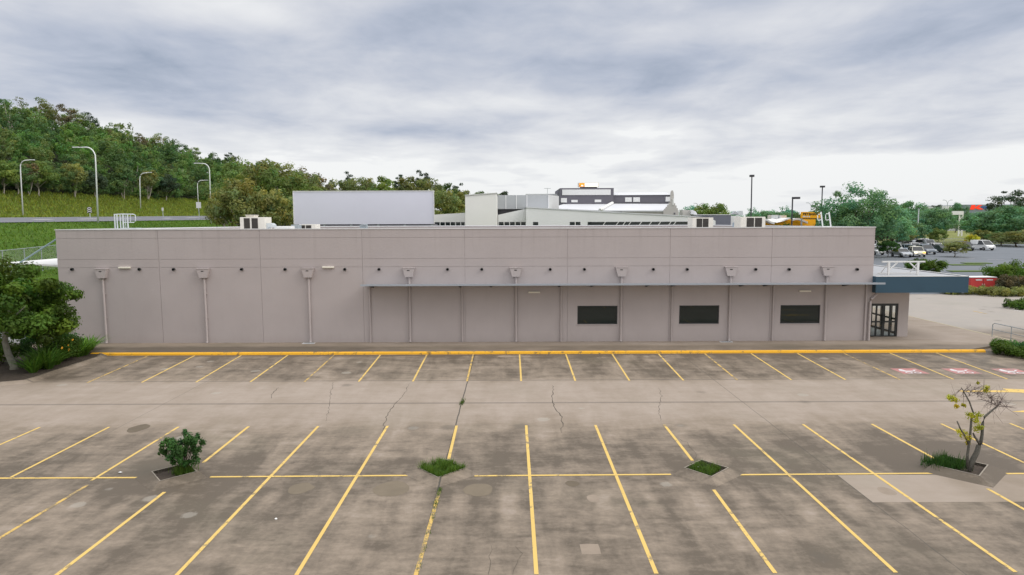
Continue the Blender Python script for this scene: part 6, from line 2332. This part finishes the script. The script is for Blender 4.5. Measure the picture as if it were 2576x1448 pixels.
# strappy plants
def strap_arrays(seed, n=70, h=.62, wd=.045):
    r = np.random.default_rng(seed)
    V, F_, C = [], [], []
    nv = 0
    for i in range(n):
        a = r.uniform(0, 6.283)
        L = h * r.uniform(.7, 1.35)
        out = L * r.uniform(.35, 1.05)
        s = np.array([math.cos(a), math.sin(a), 0])
        t = np.array([-math.sin(a), math.cos(a), 0])
        b = s * r.uniform(0, .10)
        w_ = wd * r.uniform(.7, 1.3)
        rows = []
        for k, u in enumerate((0, .35, .7, 1.0)):
            p = b + s * out * u ** 1.3 + np.array([0, 0, L * (u * 1.25 - .55 * u * u * (out / L))])
            ww = w_ * (.7, 1.0, .75, .12)[k]
            rows += [p - t * ww / 2, p + t * ww / 2]
        V += rows
        F_ += [(nv + 2 * k, nv + 2 * k + 1, nv + 2 * k + 3, nv + 2 * k + 2) for k in range(3)]
        kk = r.uniform(.6, 1.35)
        hu = r.uniform(-.1, .2)
        C += [(kk * (1 + hu), kk, kk * (1 - hu), 1)] * 8
        nv += 8
    return np.array(V), np.array(F_), np.array(C)
st_src = None
spots = []
edge = [onZ(*q, .1)[:2] for q in ((88, 938), (112, 930), (140, 918), (165, 908), (190, 900), (214, 893))]
ps = np.random.default_rng(9)
for row, (dn, lab) in enumerate(((.02, 'strappy green plant in the front row of the corner bed, drooping over its kerb'), (.7, 'strappy green plant in the second row of the corner bed'), (1.45, 'strappy green plant in the third row of the corner bed'), (2.3, 'strappy green plant in the back row of the corner bed, near the warehouse wall'))):
    for i, e in enumerate(edge):
        if row == 3 and i > 4:
            continue
        q = e + np.array([-.30, .62]) * dn / .69 + ps.normal(0, .14, 2)
        if q[0] > -23.2 and q[1] > 37.1 and False:
            continue
        spots.append((q, lab, ps.uniform(.8, 1.25)))
sv = [strap_arrays(k) for k in range(3)]
for i, (q, lab, sc) in enumerate(spots):
    if i == 0:
        st_src = obj('strappy_plant', (sv[0][0], sv[0][1]), L_STRAP, tint=sv[0][2])
        tag(st_src, lab, 'plant', 'strappy plants massed in the corner bed')
        o = st_src
    else:
        o = st_src.copy()
        COL.objects.link(o)
        o['label'] = lab
    o.location = (float(q[0]), float(q[1]), .09)
    o.rotation_euler = (0, 0, i * 2.4)
    o.scale = (sc * 1.5, sc * 1.5, sc * 1.15)

# ------------------------------------------------------------------ planter plants
# round bush
rb_ = np.random.default_rng(31)
bC, bR, bT = [], [], []
for k in range(58):
    a = rb_.uniform(0, 6.283)
    hgt = rb_.uniform(.30, 1.12)
    lat_ = (.20 + .42 * min(1, hgt / .75)) * rb_.uniform(.25, 1.12)
    q = np.array([lat_ * math.cos(a), lat_ * math.sin(a), hgt])
    bC.append(q)
    rr_ = rb_.uniform(.09, .17)
    bR.append((rr_, rr_, rr_ * 1.15))
lq = leaf_quads(np.array(bC), np.array(bR), 95, .105, rb_, up=.8, tintv=.40, shell=.15, asp=.45)
rbush = thing('round_bush', 'glossy green bush with upright shoots in the planter at the left', 'bush', (0, 0, 0))
g = MB()
for k in range(6):
    a = k * 1.05
    g.tube([(.05 * math.cos(a), .05 * math.sin(a), -.05), (.12 * math.cos(a), .12 * math.sin(a), .30), (.38 * math.cos(a), .38 * math.sin(a), .85)], [.03, .02, .008], 5)
for q in bC[::2]:
    g.tube([(q[0] * .2, q[1] * .2, q[2] * .35), q], [.012, .004], 4)
obj('stem', g, M_BARK, rbush)
obj('foliage', (lq[0], lq[1]), L_SHRUB, rbush, tint=lq[2])
place(rbush, (-9.92, 19.45, .05), .4, (.86, .86, .98))
tag(grassobj('joint_weeds', blades(120, lambda r: (-2.05 + r.normal(0, .05), 27.25 + r.normal(0, .22), 0), .09, .02, 15, .9, (.5, .9)), L_GRASS), 'small weed tuft at the joint crossing in the middle of the aisle', 'weeds')
# sparse half bare tree
TB = onZ(2438, 1190, .05)
YT = float(TB[1]) + .12
def T2(px, py, dy=0.0):
    p = onY(px, py, YT + dy)
    return p
bt = thing('half_bare_tree', 'crooked half bare tree with yellow leaf tufts in the planter at the right', 'tree', (float(TB[0]), YT, .05))
g = MB()
def z7(zx, zy):
    return ((3100 + zx * .43504) / 1.490683, (1250 + zy * .43504) / 1.490683)
def br(pts, r0, r1, dy=None, n=7):
    P_ = [T2(*z7(*q), (dy[i] if dy else 0.0)) for i, q in enumerate(pts)]
    g.tube(P_, list(np.linspace(r0, r1, len(P_))), n)
br([(1228, 1180), (1262, 1090), (1295, 1030), (1312, 970), (1328, 948)], .085, .065)
br([(1328, 948), (1340, 880), (1345, 780), (1362, 720), (1420, 670), (1470, 630), (1500, 590)], .05, .018, [0, .02, .05, .1, .12, .16, .2])
br([(1318, 955), (1275, 890), (1262, 860)], .04, .02)
br([(1214, 1165), (1214, 1050), (1236, 900), (1248, 740), (1265, 690), (1230, 590), (1180, 500), (1160, 470)], .045, .010, [0, 0, -.03, -.05, -.08, -.1, -.15, -.2])
br([(1225, 960), (1190, 880), (1155, 830), (1125, 760)], .03, .018, [0, -.1, -.15, -.2])
obj('trunk', g, M_BARKD, bt, smooth=True)
g = MB()
rt = np.random.default_rng(4)
def twigs(c, n, L, dirn, spread):
    c0 = T2(*z7(*c), rt.uniform(-.1, .2))
    for k in range(n):
        d = np.array([dirn[0], rt.normal(0, .5), dirn[1]]) + rt.normal(0, spread, 3)
        d /= np.linalg.norm(d)
        l = L * rt.uniform(.5, 1.2)
        m_ = c0 + d * l * .5 + rt.normal(0, .05, 3)
        e = c0 + d * l + rt.normal(0, .08, 3) - np.array([0, 0, .1 * l])
        g.tube([c0, m_, e], [.010, .007, .003], 4)
        for j in range(3):
            e2 = m_ + rt.normal(0, .16, 3)
            g.tube([m_, e2], [.005, .002], 3)
twigs((1180, 500), 6, .5, (.5, .1), .6)
twigs((1240, 500), 7, .45, (.8, .1), .5)
twigs((1300, 510), 6, .4, (.3, -.1), .6)
twigs((1500, 590), 9, .5, (.6, -.1), .6)
twigs((1470, 630), 7, .5, (.2, .5), .6)
twigs((1420, 600), 7, .4, (-.5, .2), .6)
twigs((1160, 480), 3, .4, (-.8, -.1), .4)
twigs((1400, 560), 4, .4, (0, .5), .7)
obj('twigs', g, L_TWIG, bt)
cl, rr = [], []
for (zx, zy, r_) in ((1085, 565, .12), (1060, 550, .08), (1115, 580, .08), (1230, 705, .12), (1260, 715, .12), (1310, 705, .12), (1290, 760, .10), (1285, 820, .11), (1320, 810, .08), (1180, 870, .14), (1150, 850, .09), (1210, 900, .12), (1215, 940, .09), (1370, 490, .10), (1385, 470, .07), (1120, 630, .06), (1180, 620, .06), (1305, 430, .03)):
    cl.append(T2(*z7(zx, zy), rt.uniform(-.1, .1)))
    rr.append((r_, r_, r_ * .9))
lq = leaf_quads(np.array(cl), np.array(rr) * 1.4, 64, .08, rt, tintv=.3, shell=.1, asp=.45)
obj('leaves', (lq[0], lq[1]), L_YELLOW, bt, tint=lq[2])
